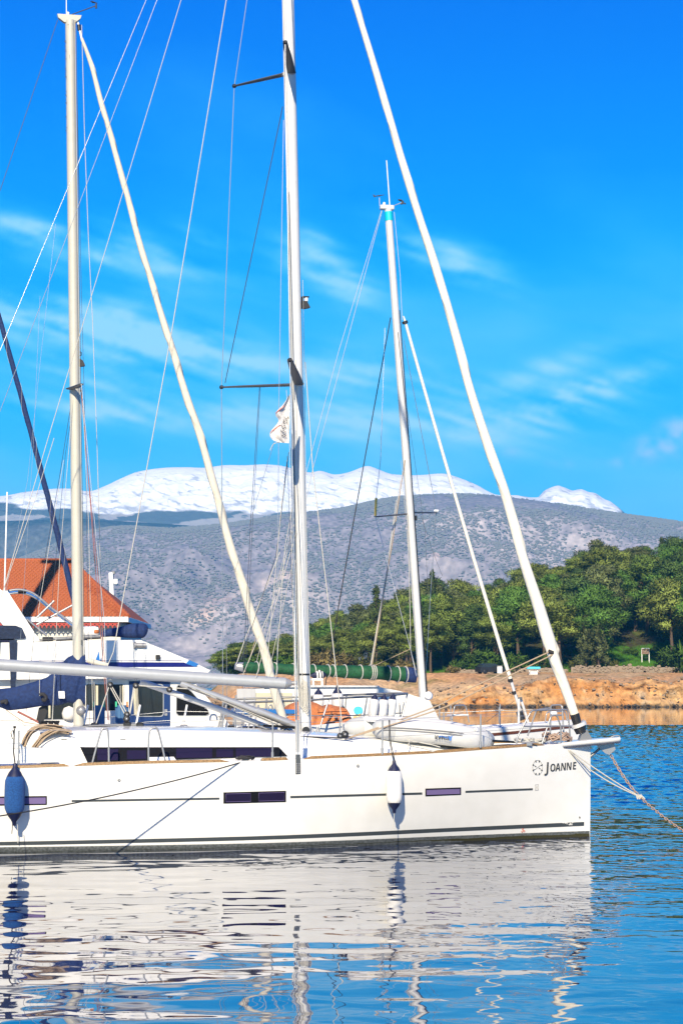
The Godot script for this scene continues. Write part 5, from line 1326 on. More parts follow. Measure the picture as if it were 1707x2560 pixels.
	for s in [[[24, 1600], [44, 1600], [40, 1718], [28, 1720]], [[-10, 1600], [2, 1600], [0, 1640], [-10, 1640]]]: part(b, "awning_post", slab(Q, s, 1.66, 1.76), M.canvas_navy)
	part(b, "clear_panel", slab(Q, [[-200, 1600], [26, 1600], [28, 1648], [-200, 1650]], 1.67, 1.69), M.pane)
	# gear on the flying bridge
	mb = MB.new(); mb.tube(Ls(Q, [[84, 1603, 1.3], [140, 1597, 1.3], [254, 1590, 1.3]]), 0.03, 8); var cra = part(b, "davit", mb, M.steel_dark)
	mb = MB.new(); mb.tube(Ls(Q, [[140, 1600, 1.0], [252, 1594, 1.0]]), 0.025, 8); part(cra, "davit_arm", mb, M.black)
	mb = MB.new(); mb.tube(Ls(Q, [[107, 1600, 1.3], [133, 1600, 1.3]]), 0.06, 8); part(cra, "davit_joint", mb, M.black)
	mb = MB.new(); mb.tube(Ls(Q, [[206, 1579, 0.9], [212, 1579, 0.9], [238, 1579, 0.9], [246, 1579, 0.9]]), [0.09, 0.105, 0.105, 0.09], 16); part(b, "life_raft", mb, M.plastic_white)
	mb = MB.new(); mb.tube(bend(Ls(Q, [[250, 1588, 1.2], [275, 1582, 1.2], [305, 1580, 1.2], [335, 1577, 1.2], [358, 1577, 1.2], [369, 1579, 1.2]]), 5), [0.02, 0.04, 0.055, 0.065, 0.075, 0.08, 0.085, 0.09, 0.095, 0.10, 0.11, 0.12, 0.13, 0.14, 0.145, 0.15, 0.15, 0.15, 0.15, 0.15, 0.148, 0.14, 0.13, 0.11, 0.08, 0.05], 14, true, 1.0)
	part(b, "covered_seat", mb, M.cover_navy)
	mb = MB.new(); mb.box(L(Q, 242, 1579, 1.15), Vector3(0.10, 0.08, 0.08), 0.02); part(b, "flare_canister", mb, M.cover_orange)
	# rails round the foredeck
	var near := Ls(Q, [[560, 1760, 1.95], [640, 1755, 1.85], [760, 1751, 1.7], [850, 1745, 1.4], [935, 1741, 1.0], [990, 1737, 0.55], [1018, 1734, 0.0]])
	var farr := Ls(Q, [[560, 1749, -1.95], [640, 1746, -1.85], [760, 1742, -1.6], [850, 1738, -1.2], [935, 1735, -0.8], [990, 1733, -0.45], [1018, 1734, 0.0]])
	mb = MB.new(); mb.tube(bend(near, 4), 0.022, 8); part(b, "bow_rail", mb, M.steel_dark)
	mb = MB.new(); mb.tube(bend(farr, 4), 0.022, 8); part(b, "bow_rail", mb, M.steel_dark)
	for s in [[[637, 1756, 1.85], [620, 1824, 1.85]], [[822, 1748, 1.5], [797, 1826, 1.6]], [[918, 1742, 1.1], [908, 1800, 1.1]], [[989, 1737, 0.55], [976, 1800, 0.6]], [[1018, 1735, 0.0], [1003, 1800, 0.1]], [[708, 1753, 1.75], [690, 1822, 1.8]], [[667, 1745, -1.8], [663, 1800, -1.8]], [[866, 1738, -1.1], [862, 1780, -1.1]], [[770, 1742, -1.6], [768, 1790, -1.6]], [[560, 1752, 1.95], [545, 1826, 1.95]]]:
		mb = MB.new(); mb.tube(Ls(Q, s), 0.018, 8); part(b, "rail_post", mb, M.steel)
	wire(b, "guard_rail", Ls(Q, [[545, 1792, 1.95], [700, 1788, 1.8], [808, 1790, 1.6], [905, 1788, 1.1], [1008, 1782, 0.0]]), 0.012, M.steel)
	for s in [[560, 1742], [590, 1738], [612, 1744]]:
		mb = MB.new(); mb.tube(Ls(Q, [[s[0], s[1], 1.6], [s[0] - 8, 1822, 1.6]]), 0.016, 8); part(b, "boarding_rail", mb, M.steel)
	part(b, "deck_locker", slab(Q, [[612, 1783], [742, 1783], [742, 1815], [612, 1815]], -0.8, 0.6), M.gelcoat)
	part(b, "locker_lid", slab(Q, [[606, 1773], [744, 1774], [744, 1784], [606, 1784]], -0.85, 0.65), M.stripe_blue)
	mb = MB.new(); mb.tube(corner(Ls(Q, [[514, 1772, 1.9], [516, 1757, 1.9], [530, 1757, 1.9], [533, 1772, 1.9]]), 0.05), 0.016, 6); part(b, "grab_handle", mb, M.steel)
	mb = MB.new(); mb.tube(corner(Ls(Q, [[670, 1775, 1.0], [672, 1762, 1.0], [680, 1762, 1.0], [682, 1775, 1.0]]), 0.05), 0.016, 6); part(b, "grab_handle", mb, M.steel)
func make_motor_yacht_things():
	var Q0 := func(px, py, z): return Q * L(Q, px, py, z)
	# tender under an orange cover on the foredeck
	var t = thing("covered_tender", "orange tarpaulin cover strapped over a tender behind the yacht's mast", "tarpaulin", Q)
	var top := [[690.0, 1790.0], [712.0, 1772.0], [728.0, 1760.0], [742.0, 1756.0], [765.0, 1750.0], [785.0, 1757.0], [800.0, 1765.0], [822.0, 1763.0], [842.0, 1767.0], [857.0, 1768.0], [864.0, 1785.0], [870.0, 1804.0]]
	var wn := FastNoiseLite.new(); wn.seed = 15; wn.frequency = 0.03
	var rows := []
	for k in 50:
		var px := lerpf(690, 870, k / 49.0)
		var a := L(Q, px, lin(top, px)); var c := L(Q, px, 1812)
		var ring := PackedVector3Array()
		for s in 15:
			var u := s / 14.0 * 2.0 - 1.0
			var y := lerpf(c.y, a.y, pow(1.0 - pow(absf(u), 3.2), 0.7)) + 0.05 * wn.get_noise_2d(px * 1.4, u * 60.0) * (1.0 - absf(u))
			ring.append(Vector3(a.x + 0.02 * wn.get_noise_2d(px, u * 90.0), y, u * 0.75 * (1.0 + 0.08 * wn.get_noise_2d(px * 2.0, u * 30.0 + 90.0))))
		rows.append(ring)
	var mb := MB.new(); mb.grid(rows); mb.face(Array(rows[0])); mb.face(Array(rows[-1])); part(t, "cover", mb, M.cover_orange)
	for s in [[[795, 1782, 0.76], [830, 1779, 0.74], [866, 1779, 0.70]], [[830, 1780, 0.75], [818, 1806, 0.78]]]:
		mb = MB.new(); mb.tube(Ls(Q, s), 0.022, 6, true, 0.5); part(t, "strap", mb, M.mahogany)
	part(t, "label", slab(Q, rounded(837, 1792, 845, 1797, 1), 0.74, 0.79), M.band_grey)
	# fenders stowed upright in the rail
	var fl := [[933, 1770, 1.05, 0.10, 0.36, 8.0, "leftmost of three white fenders racked in the motor yacht's bow rail"], [957, 1771, 0.9, 0.10, 0.36, 6.0, "middle of three white fenders racked in the motor yacht's bow rail"], [978, 1770, 0.75, 0.10, 0.36, 8.0, "rightmost of three white fenders racked in the motor yacht's bow rail"],
		[843, 1752, -0.95, 0.13, 0.32, 0.0, "white fender with navy cap standing behind the orange cover"], [796, 1754, -0.95, 0.12, 0.30, 0.0, "white fender with navy cap half hidden by the yacht's mast"]]
	for f in fl:
		fender(f[6], "fenders on the motor yacht", Q0.call(f[0], f[1], f[2]), f[3], f[4], M.fender_white, M.fender_navy, [[[Q0.call(f[0], f[1] - 24, f[2]), Q0.call(f[0] + 2, 1742, f[2])], 0.01, M.black_rope]], Basis(Vector3(0, 0, 1), deg_to_rad(-f[5])))
	# washing pegged to a line
	var k := 0
	for s in [[234, 263, "blue towel pegged out left of the mainsheet"], [289, 322, "blue towel pegged out right of the mainsheet"]]:
		var w = thing("towel", s[2], "towel", S, "washing on the line")
		rows = []
		for i in 12:
			var row := PackedVector3Array()
			for j in 10:
				var px := lerpf(s[0], s[1], j / 9.0)
				row.append(L(S, px, lerpf(1763, 1812, i / 11.0), -1.25 + 0.03 * sin(j * 1.3 + k * 2.0) * (0.3 + i / 14.0)))
			rows.append(row)
		mb = MB.new(); mb.grid(rows); part(w, "cloth", mb, M.towel)
		for e in [[s[0] + 2, "peg_green"], [s[1] - 3, "peg_orange" if k == 1 else "peg_green"]]: part(w, "peg", slab(S, [[e[0] - 2, 1754], [e[0] + 2, 1754], [e[0] + 2, 1767], [e[0] - 2, 1767]], -1.25, -1.21), M[e[1]])
		k += 1
	# blue pennant above the boom
	mb = slab(Q, [[248, 1628], [251, 1655], [237, 1657]], 1.9, 1.915)
	solo("pennant", mb, M.stripe_blue, "small blue pennant standing above the yacht's boom", "flag", "", Q)
	mb = MB.new(); mb.tube(Ls(S, [[219, 1650, 0.6], [238, 1656, 0.6], [270, 1662, 0.6]]), [0.05, 0.05, 0.035], 10)
	solo("rolled_canvas", mb, M.sail_tan, "pale rolled canvas lying beside the cream mast above the boom", "canvas", "", S)

# ---------------------------------------------------------------- the deck-saloon sailboat farthest off
var K := frame(5.6, 47.3, 12.0)
var KH := {
	"hd": [[-13.0, 1.5], [-9.0, 2.0], [-6.0, 2.0], [-4.0, 1.7], [-2.0, 1.05], [-1.0, 0.6], [0.0, 0.1]],
	"hw": [[-13.0, 1.0], [-9.0, 1.7], [-6.0, 1.7], [-4.0, 1.3], [-2.0, 0.6], [-1.0, 0.28], [0.0, 0.02]],
	"dy": [[-13.0, 1.35], [-7.0, 1.42], [-3.0, 1.55], [0.0, 1.75]]}
func make_saloon_sailboat():
	var b = thing("saloon_sailboat", "white sailboat with a green boom cover and turquoise banded mast", "sailboat", K)
	make_hull(b, KH, -13.0, M.gelcoat, M.deck_white)
	var mb := MB.new()
	strip(mb, KH, -12.0, -0.1, func(x): return cub(KH.dy, x) - 0.10, func(x): return cub(KH.dy, x) - 0.165, 0.012)
	part(b, "rubbing_strake", mb, M.mahogany)
	# deckhouse
	var hs = part(b, "deckhouse", slab(K, [[640, 1722], [780, 1716], [945, 1717], [1000, 1728], [1074, 1752], [1104, 1812], [640, 1822]], -1.35, 1.35), M.gelcoat)
	part(hs, "roof_edge", slab(K, [[660, 1714], [780, 1713], [948, 1714], [948, 1717.5], [660, 1718.5]], -1.42, 1.42), M.alu_white)
	part(hs, "window_cover", slab(K, [[1018, 1759], [1076, 1758], [1098, 1802], [1010, 1803]], 1.3, 1.375), M.alu_white)
	part(hs, "window", slab(K, [[640, 1732], [730, 1732], [730, 1770], [640, 1770]], 1.3, 1.37), M.curtain)
	part(hs, "window", slab(K, [[770, 1742], [800, 1735], [806, 1790], [770, 1790]], 1.3, 1.37), M.cabin_glass)
	part(hs, "window", slab(K, [[852, 1752], [862, 1770], [862, 1800], [842, 1800]], 1.3, 1.37), M.cabin_glass)
	part(hs, "round_sticker", slab(K, rounded(884, 1766, 907, 1786, 10), 1.3, 1.375), M.aqua_print)
	part(hs, "yellow_sticker", slab(K, [[884, 1790], [901, 1784], [903, 1796], [882, 1799]], 1.3, 1.38), M.yellow)
	# mast
	var head := L(K, 970, 524); var foot := L(K, 1058, 1748)
	mb = MB.new(); mb.tube([head, head.lerp(foot, 0.5), foot], [0.098, 0.105, 0.108], 22, true, 0.86)
	var mast = part(b, "mast", mb, M.alu_white)
	var mpt := func(py): return head.lerp(foot, (py - 524.0) / 1224.0)
	mb = MB.new(); mb.tube([mpt.call(530), mpt.call(553)], 0.104, 20, true, 0.88); part(mast, "turquoise_band", mb, M.turquoise)
	for o in [[-0.095, "alu"], [0.055, "wire_dark"], [0.088, "black"]]:
		mb = MB.new(); mb.tube([mpt.call(560 if o[0] < 0 else 780) + Vector3(o[0], 0, 0.06), mpt.call(1735) + Vector3(o[0], 0, 0.06)], 0.010, 5); part(mast, "track", mb, M[o[1]])
	mb = MB.new(); mb.box(L(K, 967, 519), Vector3(0.34, 0.11, 0.14), 0.02); var mh = part(mast, "masthead", mb, M.alu_white)
	wire(mh, "aerial", Ls(K, [[974, 515], [966, 401]]), 0.012, M.plastic_white)
	wire(mh, "vane_rod", Ls(K, [[949, 515], [948, 494]]), 0.010, M.alu)
	mb = MB.new(); mb.tube(Ls(K, [[934, 491], [948, 489], [961, 487]]), [0.008, 0.016, 0.004], 6); mb.prism(outline(K, [[932, 486], [936, 488], [938, 493], [934, 492]], 0.0), Transform3D(Basis.IDENTITY, Vector3(0, 0, -0.01)), 0.02); part(mh, "wind_vane", mb, M.print_dark)
	wire(mh, "gauge_arm", Ls(K, [[985, 514], [1005, 506]]), 0.009, M.alu)
	mb = MB.new(); mb.tube(Ls(K, [[995, 499], [1002, 501], [1008, 504]]), [0.03, 0.05, 0.02], 8, true, 0.4); mb.tube(Ls(K, [[1006, 502], [1006, 510]]), 0.03, 8)
	for q in [[1003, 510], [1012, 509], [1008, 507]]: mb.lathe([Vector2(0.0, -0.025), Vector2(0.025, 0.0), Vector2(0.0, 0.025)], L(K, q[0], q[1]), Vector3.UP, 8)
	part(mh, "wind_gauge", mb, M.print_dark)
	mb = MB.new(); mb.lathe([Vector2(0.03, 0), Vector2(0.03, 0.06), Vector2(0, 0.08)], L(K, 960, 513), Vector3.UP, 10); part(mh, "light", mb, M.plastic_white)
	for s in [[[1014, 1285, 0.05], [938, 1292, 1.0]], [[1030, 1281, -0.05], [1090, 1282, -1.1]]]:
		mb = MB.new(); mb.tube(Ls(K, s), [0.045, 0.03], 10, true, 0.5, Vector3.UP); part(mast, "spreader", mb, M.spreader_grey)
	mb = MB.new(); mb.tube(Ls(K, [[940, 1245, 1.0], [938, 1290, 1.0]]), 0.028, 10); part(mast, "chafe_tube", mb, M.yellow)
	mb = MB.new(); mb.box(L(K, 1090, 1277, -1.1), Vector3(0.12, 0.05, 0.08), 0.015); part(mast, "spreader_end", mb, M.plastic_white)
	mb = MB.new(); mb.box(mpt.call(1300) + Vector3(0.13, 0, 0), Vector3(0.06, 0.12, 0.07), 0.02); part(mast, "deck_light", mb, M.black)
	mb = MB.new(); mb.lathe([Vector2(0.06, 0), Vector2(0.10, 0.05), Vector2(0.10, 0.11), Vector2(0.04, 0.15)], L(K, 1066, 1742, 0.12), Vector3(0.4, 0.3, 0.8).normalized(), 12); part(mast, "spotlight", mb, M.plastic_white)
	# boom under a green cover lashed with cord, navy sleeve at the mast
	var btop := [[605.0, 1660.0], [612.0, 1654.0], [650.0, 1656.0], [740.0, 1661.0], [820.0, 1663.0], [930.0, 1664.0], [1010.0, 1668.0], [1038.0, 1669.0]]
	var bbot := [[605.0, 1668.0], [615.0, 1682.0], [650.0, 1684.0], [740.0, 1688.0], [820.0, 1691.0], [880.0, 1696.0], [930.0, 1698.0], [1000.0, 1704.0], [1038.0, 1706.0]]
	var wn := FastNoiseLite.new(); wn.seed = 16; wn.frequency = 0.012
	var rows := []
	for k in 90:
		var px := lerpf(605, 1012, k / 89.0)
		var a := L(K, px, lin(btop, px)); var c := L(K, px, lin(bbot, px))
		var ring := PackedVector3Array(); var mid := a.lerp(c, 0.5); var hh := (a.y - c.y) / 2
		for s in 20:
			var u := TAU * s / 20
			var l := 1.0 + 0.16 * wn.get_noise_3d(px * 3.0, cos(u) * 60, sin(u) * 60)
			ring.append(Vector3(mid.x, mid.y + sin(u) * hh * l, cos(u) * 0.16 * l))
		rows.append(ring)
	mb = MB.new(); mb.grid(rows, true); mb.face(Array(rows[0])); mb.face(Array(rows[-1])); var bc = part(b, "boom_cover", mb, M.cover_green)
	rows = []
	for k in 8:
		var px := lerpf(1011, 1038, k / 7.0)
		var a := L(K, px, lin(btop, px) - 0.5); var c := L(K, px, lin(bbot, px) + 1.0)
		var ring := PackedVector3Array(); var mid := a.lerp(c, 0.5)
		for s in 18: ring.append(Vector3(mid.x, mid.y + sin(TAU * s / 18) * (a.y - c.y) / 2, cos(TAU * s / 18) * 0.17))
		rows.append(ring)
	mb = MB.new(); mb.grid(rows, true); mb.face(Array(rows[0])); mb.face(Array(rows[-1])); part(b, "mast_sleeve", mb, M.cover_navy)
	for px in [640, 686, 731, 782, 818, 831, 860, 899, 924, 929, 934, 969, 992, 1012]:
		var a := L(K, px, lin(btop, px) - 1.0); var c := L(K, px + 2, lin(bbot, px) + 1.0)
		var ring := []; var mid := a.lerp(c, 0.5)
		for s in 17: ring.append(Vector3(mid.x + 0.03 * cos(TAU * s / 16), mid.y + sin(TAU * s / 16) * (a.y - c.y) / 2 * 1.03, cos(TAU * s / 16) * 0.178))
		mb = MB.new(); mb.tube(ring, 0.014, 5, false); part(bc, "lashing", mb, M.rope_white)
	mb = MB.new(); mb.tube(Ls(K, [[588, 1665], [608, 1668]]), [0.08, 0.11], 12); part(b, "boom_end", mb, M.alu)
	mb = MB.new(); mb.tube(Ls(K, [[1036, 1688], [1052, 1687]]), 0.05, 8); part(b, "gooseneck", mb, M.alu)
	# roller headsail and the frame at its foot
	var jb := Ls(K, [[1008, 790], [1013, 806], [1045, 920], [1111, 1150], [1180, 1385], [1250, 1617], [1276, 1700]])
	mb = MB.new(); mb.tube(jb, [0.01, 0.034, 0.036, 0.038, 0.042, 0.045, 0.045], 10); part(b, "furled_jib", mb, M.sail_cream)
	mb = MB.new(); mb.tube(Ls(K, [[1011, 803], [1013, 809]]), 0.07, 12); part(b, "furling_swivel", mb, M.black)
	mb = MB.new(); mb.tube(Ls(K, [[1276, 1700], [1302, 1785]]), 0.035, 10); part(b, "forestay", mb, M.alu_white)
	for q in [[1274, 1697, 0.06], [1283, 1728, 0.05]]:
		mb = MB.new(); mb.tube(Ls(K, [[q[0], q[1]], [q[0] + 2, q[1] + 8]]), q[2], 10); part(b, "stay_joint", mb, M.black)
	mb = MB.new(); mb.tube(Ls(K, [[1297, 1778], [1304, 1800]]), 0.085, 12); part(b, "furling_drum", mb, M.black)
	for s in [[[1296, 1747, 0.05], [1296, 1808, 0.05]], [[1301, 1747, -0.1], [1322, 1814, -0.1]], [[1294, 1747, 0.0], [1304, 1746, 0.0]]]:
		mb = MB.new(); mb.tube(Ls(K, s), 0.032, 8); part(b, "bow_frame", mb, M.alu_white if s[0][0] != 1294 else M.spreader_grey)
	# wires and running lines
	for s in [["backstay", [[955, 526], [855, 900], [782, 1172], [679, 1650]], 0.006, "rope_white"], ["backstay", [[953, 527], [846, 880], [768, 1172], [640, 1660]], 0.006, "rope_white"], ["running_stay", [[976, 794], [911, 1150], [850, 1493], [812, 1720]], 0.0125, "black_rope"],
		["shroud", [[985, 530, 0.1], [1000, 690, 0.1], [1005, 800, 0.1]], 0.006, "rope_white"], ["shroud", [[962, 820, 0.1], [951, 1150, 0.8], [940, 1245, 1.0], [938, 1292, 1.0], [1025, 1620, 1.5], [1040, 1690, 1.6]], 0.0065, "steel_wire"], ["shroud", [[1009, 850, -0.1], [1066, 1150, -0.8], [1090, 1278, -1.1], [1076, 1480, -1.3], [1062, 1720, -1.6]], 0.0075, "steel_wire"],
		["topping_lift", [[1012, 1150, 0.1], [980, 1360, 0.1], [968, 1430, 0.1], [930, 1662, 0.1]], 0.011, "rope_tan"], ["topping_lift", [[1001, 1200, 0.1], [964, 1440, 0.1], [926, 1662, 0.1]], 0.009, "rope_white"], ["topping_lift", [[990, 1250, 0.1], [960, 1470, 0.1], [928, 1662, 0.1]], 0.006, "rope_white"], ["halyard", [[1018, 1285, 0.12], [1024, 1500, 0.12], [1026, 1625, 0.12], [1040, 1680, 0.12]], 0.008, "rope_white"],
		["guy_line", [[936, 1664, 0.1], [1026, 1622, 0.12]], 0.008, "rope_tan"], ["halyard", [[1000, 905, -0.3], [1052, 1260, -0.4], [1062, 1330, -0.4], [1070, 1500, -0.4]], 0.004, "wire_dark"], ["halyard", [[1052, 1290, -0.4], [1078, 1370, -0.4], [1105, 1440, -0.4]], 0.0045, "wire_dark"], ["halyard", [[994, 830, 0.14], [1022, 1100, 0.14], [1066, 1745, 0.14]], 0.008, "black"], ["halyard", [[1002, 1150, -0.2], [1022, 1400, -0.2], [1050, 1745, -0.2]], 0.005, "rope_white"],
		["reef_line", [[590, 1664, 0.1], [612, 1600, 0.1], [636, 1540, 0.1], [700, 1380, 0.0]], 0.011, "rope_white"], ["reef_line", [[612, 1680, 0.1], [622, 1655, 0.1], [650, 1560, 0.1]], 0.009, "rope_tan"], ["guard_wire", [[1100, 1782, 1.1], [1180, 1779, 0.9], [1330, 1774, 0.6]], 0.008, "rope_white"], ["guard_wire", [[1100, 1790, 1.1], [1330, 1790, 0.6]], 0.005, "steel_wire"], ["preventer", [[1215, 1805, 0.4], [1285, 1752, 0.1]], 0.006, "wire_dark"]]:
		wire(b, s[0], Ls(K, s[1]), s[2], M[s[3]])
	# rails and pulpit
	for s in [[[1128, 1806, 0.9], [1136, 1763, 0.9], [1163, 1763, 0.5], [1172, 1806, 0.5]], [[1098, 1800, 1.2], [1098, 1764, 1.2]], [[1126, 1800, -0.9], [1126, 1760, -0.9]], [[1249, 1812, 0.6], [1249, 1760, 0.6]], [[1247, 1808, -0.6], [1247, 1768, -0.6]], [[1360, 1815, 0.4], [1366, 1780, 0.4], [1412, 1778, 0.1], [1420, 1815, 0.1]]]:
		mb = MB.new(); mb.tube(corner(Ls(K, s), 0.08), 0.016, 8); part(b, "rail", mb, M.steel)
	part(b, "seat", slab(K, [[1131, 1785], [1170, 1785], [1171, 1790], [1130, 1790]], 0.4, 0.9), M.gelcoat)
	for s in [[[998, 1760, 1.42], [999, 1785, 1.42]], [[1008, 1758, 1.42], [1002, 1796, 1.42]]]:
		mb = MB.new(); mb.tube(bend([L(K, s[0][0], s[0][1], 1.38), L(K, s[0][0], s[0][1], 1.44), L(K, s[1][0], s[1][1], 1.44), L(K, s[1][0], s[1][1], 1.38)]), 0.014, 6); part(hs, "grab_handle", mb, M.steel)
	# things standing on its cabin top
	var st = thing("plastic_stool", "white plastic stool on the cabin top under the green boom", "stool", K)
	part(st, "seat", slab(K, [[780, 1696], [807, 1696], [808, 1701], [779, 1701]], -0.1, 0.2), M.plastic_white)
	for q in [[781, 0.18], [803, 0.18], [781, -0.08], [803, -0.08]]: part(st, "leg", slab(K, [[q[0], 1700], [q[0] + 4, 1700], [q[0] + 5, 1716], [q[0], 1716]], q[1] - 0.03, q[1]), M.plastic_white)
	var fp: Vector3 = K * L(K, 797, 1687, 0.1)
	fender("white round fender with navy end lying under the green boom", "", fp, 0.125, 0.16, M.fender_white, M.fender_navy, [], Basis(Vector3(0, 1, 0), 0.3) * Basis(Vector3(0, 0, 1), deg_to_rad(-85)))
func make_hidden_sailboat():
	var X := frame(-6.1, 50.2, 12.0)
	var b = thing("moored_sailboat", "sailboat with a dark blue furled headsail in front of the tiled roof", "sailboat", X)
	make_hull(b, SH, -10.5, M.gelcoat, M.deck_white)
	var mb := MB.new(); mb.tube(Ls(X, [[-150, 1720], [-165, 150]]), 0.10, 16); part(b, "mast", mb, M.alu_white)
	var path := []; var rr := []
	for k in 60:
		var t := k / 59.0
		path.append(L(X, lerpf(-150, 226, t) + 10 * sin(t * PI), lerpf(280, 1660, t))); rr.append(lerpf(0.03, 0.085, pow(t, 0.5)))
	part(b, "furled_genoa", rolled_sail(path, rr, 14, 2.0), M.cover_navy)
	var sp := []
	for k in 200:
		var t := k / 199.0
		var f := t * 59.0; var i := mini(int(f), 58)
		var p: Vector3 = path[i].lerp(path[i + 1], f - i)
		sp.append(p + Vector3(cos(k * 0.32), sin(k * 0.32) * 0.3, sin(k * 0.32)) * (lerpf(0.03, 0.085, pow(t, 0.5)) * 1.06))
	wire(b, "spiral_cord", sp, 0.0035, M.rope_white)
	mb = MB.new(); mb.tube([path[-1], path[-1] + Vector3(0.05, -0.4, 0)], 0.05, 10); part(b, "furling_drum", mb, M.black)

# ---------------------------------------------------------------- the quayside house
func make_house():
	var D := 88.0
	var h = thing("quay_house", "white house with a red tiled hip roof and red lace eaves", "house")
	var eave := at(322, 1541, D); var ridge := at(180, 1401, D + 5.2)
	var left := -26.0
	var ey := eave.y; var ry := ridge.y; var ex := eave.x; var rx := ridge.x; var zf := -D; var zr := -(D + 5.2); var zb := -(D + 10.4)
	var mb := MB.new()
	var t := 0.06
	mb.face([Vector3(left, ey - t, zf), Vector3(ex, ey - t, zf), Vector3(rx, ry - t, zr), Vector3(left, ry - t, zr)])
	mb.face([Vector3(ex, ey - t, zf), Vector3(ex, ey - t, zb), Vector3(rx, ry - t, zr)])
	mb.face([Vector3(ex, ey - t, zb), Vector3(left, ey - t, zb), Vector3(left, ry - t, zr), Vector3(rx, ry - t, zr)])
	mb.face([Vector3(left, ey - t, zf), Vector3(left, ry - t, zr), Vector3(left, ey - t, zb)])
	var roof = part(h, "roof", mb, M.tile2)
	# pan tiles: each a little arched slab lapping the one below
	var tile := MB.new()
	var tw := 0.185; var tl := 0.235
	var rows := []
	for k in 3:
		var row := PackedVector3Array()
		for j in 6:
			var u := j / 5.0
			row.append(Vector3((u - 0.5) * tw, 0.012 + 0.030 * sin(u * TAU) + (0.028 if k > 0 else -0.004), -0.04 + (0.0 if k < 2 else tl)))
		rows.append(row)
	tile.grid(rows)
	var tm := tile.mesh()
	var slope := Vector3(0, ry - ey, zr - zf); var sl := slope.length(); var sd := slope / sl
	var bas := Basis(Vector3.RIGHT, sd.cross(Vector3.RIGHT).normalized() * -1.0, -sd)
	if bas.y.y < 0: bas = Basis(Vector3.RIGHT, -bas.y, -sd)
	bas = Basis(Vector3.LEFT, bas.y, sd)
	var nrow := int(sl / (tl * 0.86)); var made := 0
	var rest := MB.new()
	rng.seed = 31
	for i in nrow:
		var s := (i + 0.1) * tl * 0.86
		var edge := lerpf(ex, rx, s / sl) - tw * 0.4
		var k := 0
		while true:
			var x := edge - k * tw
			k += 1
			if x < left + 0.1: break
			var p := Vector3(x, ey, zf) + sd * s + bas.y * rng.randf_range(0.0, 0.008)
			var px := 853.5 + x / -p.z * F
			var inview := px > -14 and px < 330
			var xf := Transform3D(bas * Basis(Vector3.UP, rng.randf_range(-0.03, 0.03)), p)
			if inview and made < 300 and (made + i) % 5 != 4:
				var o := MeshInstance3D.new(); o.name = "tile"; o.mesh = tm; o.material_override = M["tile%d" % rng.randi_range(0, 3)]; o.transform = xf
				roof.add_child(o, true); made += 1
			elif px > -150:
				var off := rest.v.size()
				for q in tile.v: rest.v.append(xf * q)
				for q in tile.n: rest.n.append(xf.basis * q)
				for q in tile.idx: rest.idx.append(off + q)
	var rt = part(roof, "roof_tiles", rest, M.tile1); rt.set_meta("kind", "stuff")
	# ridge and hip caps
	mb = MB.new(); mb.tube([Vector3(left, ry, zr), Vector3(rx, ry, zr)], 0.10, 10); part(roof, "ridge_cap", mb, M.tile0)
	mb = MB.new(); mb.tube([Vector3(rx, ry, zr), Vector3(ex, ey, zf)], 0.09, 10); part(roof, "hip_cap", mb, M.tile0)
	# fascia, lace valance, wall
	var fy0 := at(300, 1553, D).y
	mb = MB.new(); mb.box(Vector3((left + ex) / 2, (ey + fy0) / 2 - 0.03, zf + 0.05), Vector3(ex - left, ey - fy0 + 0.02, 0.08), 0.01); part(h, "fascia", mb, M.trim_white)
	mb = MB.new(); mb.box(Vector3(ex - 0.03, (ey + fy0) / 2 - 0.03, (zf + zb) / 2), Vector3(0.08, ey - fy0 + 0.02, 10.3), 0.01); part(h, "fascia", mb, M.trim_white)
	var wall_x := at(302, 1600, D + 0.6).x
	mb = MB.new(); mb.box(Vector3((left + wall_x) / 2, (fy0 + 0.9) / 2, (zf + zb) / 2), Vector3(wall_x - left, fy0 - 0.9, 9.2)); part(h, "wall", mb, M.wall_white)
	var ly0 := at(280, 1554, D + 0.3).y; var ly1 := at(280, 1566, D + 0.3).y
	mb = MB.new(); mb.box(Vector3((left + wall_x) / 2, ly0 - (ly0 - ly1) * 0.15, zf - 0.02), Vector3(wall_x - left, (ly0 - ly1) * 0.42, 0.03)); var val = part(h, "lace_board", mb, M.trim_red)
	# one tooth of the lace, its two halves meeting at a drilled hole
	var sc := MB.new(); var w := 0.097
	for side in [1.0, -1.0]:
		var poly := PackedVector2Array([V2(0, 0.02), V2(w * side, 0.02), V2(w * side, -0.07), V2(w * 0.85 * side, -0.10), V2(w * 0.5 * side, -0.115), V2(w * 0.28 * side, -0.15), V2(w * 0.22 * side, -0.19), V2(0, -0.225)])
		for k in 6: poly.append(V2(0.034 * sin(PI * k / 5.0) * side, -0.055 - 0.034 * cos(PI * k / 5.0)))
		sc.prism(poly, Transform3D.IDENTITY, 0.04)
	var sm := sc.mesh()
	var x := wall_x - w
	while x > -18.5:
		var o := MeshInstance3D.new(); o.name = "lace_scallop"; o.mesh = sm; o.material_override = M.trim_red
		o.position = Vector3(x, ly0 - (ly0 - ly1) * 0.30 - 0.02, zf - 0.035)
		val.add_child(o, true); x -= 2 * w
	# quay under it
	mb = MB.new(); mb.box(Vector3(-55, 0.0, -100), Vector3(92.6, 1.9, 60), 0.05)
	ground_piece("quay", mb, M.concrete)
	# aerial post behind the roof
	var ap = thing("aerial_post", "white phone aerial panel on a post behind the tiled roof", "antenna")
	mb = MB.new(); mb.tube([at(283, 1800, 101), at(283, 1428, 101)], 0.05, 8); part(ap, "post", mb, M.steel_dark)
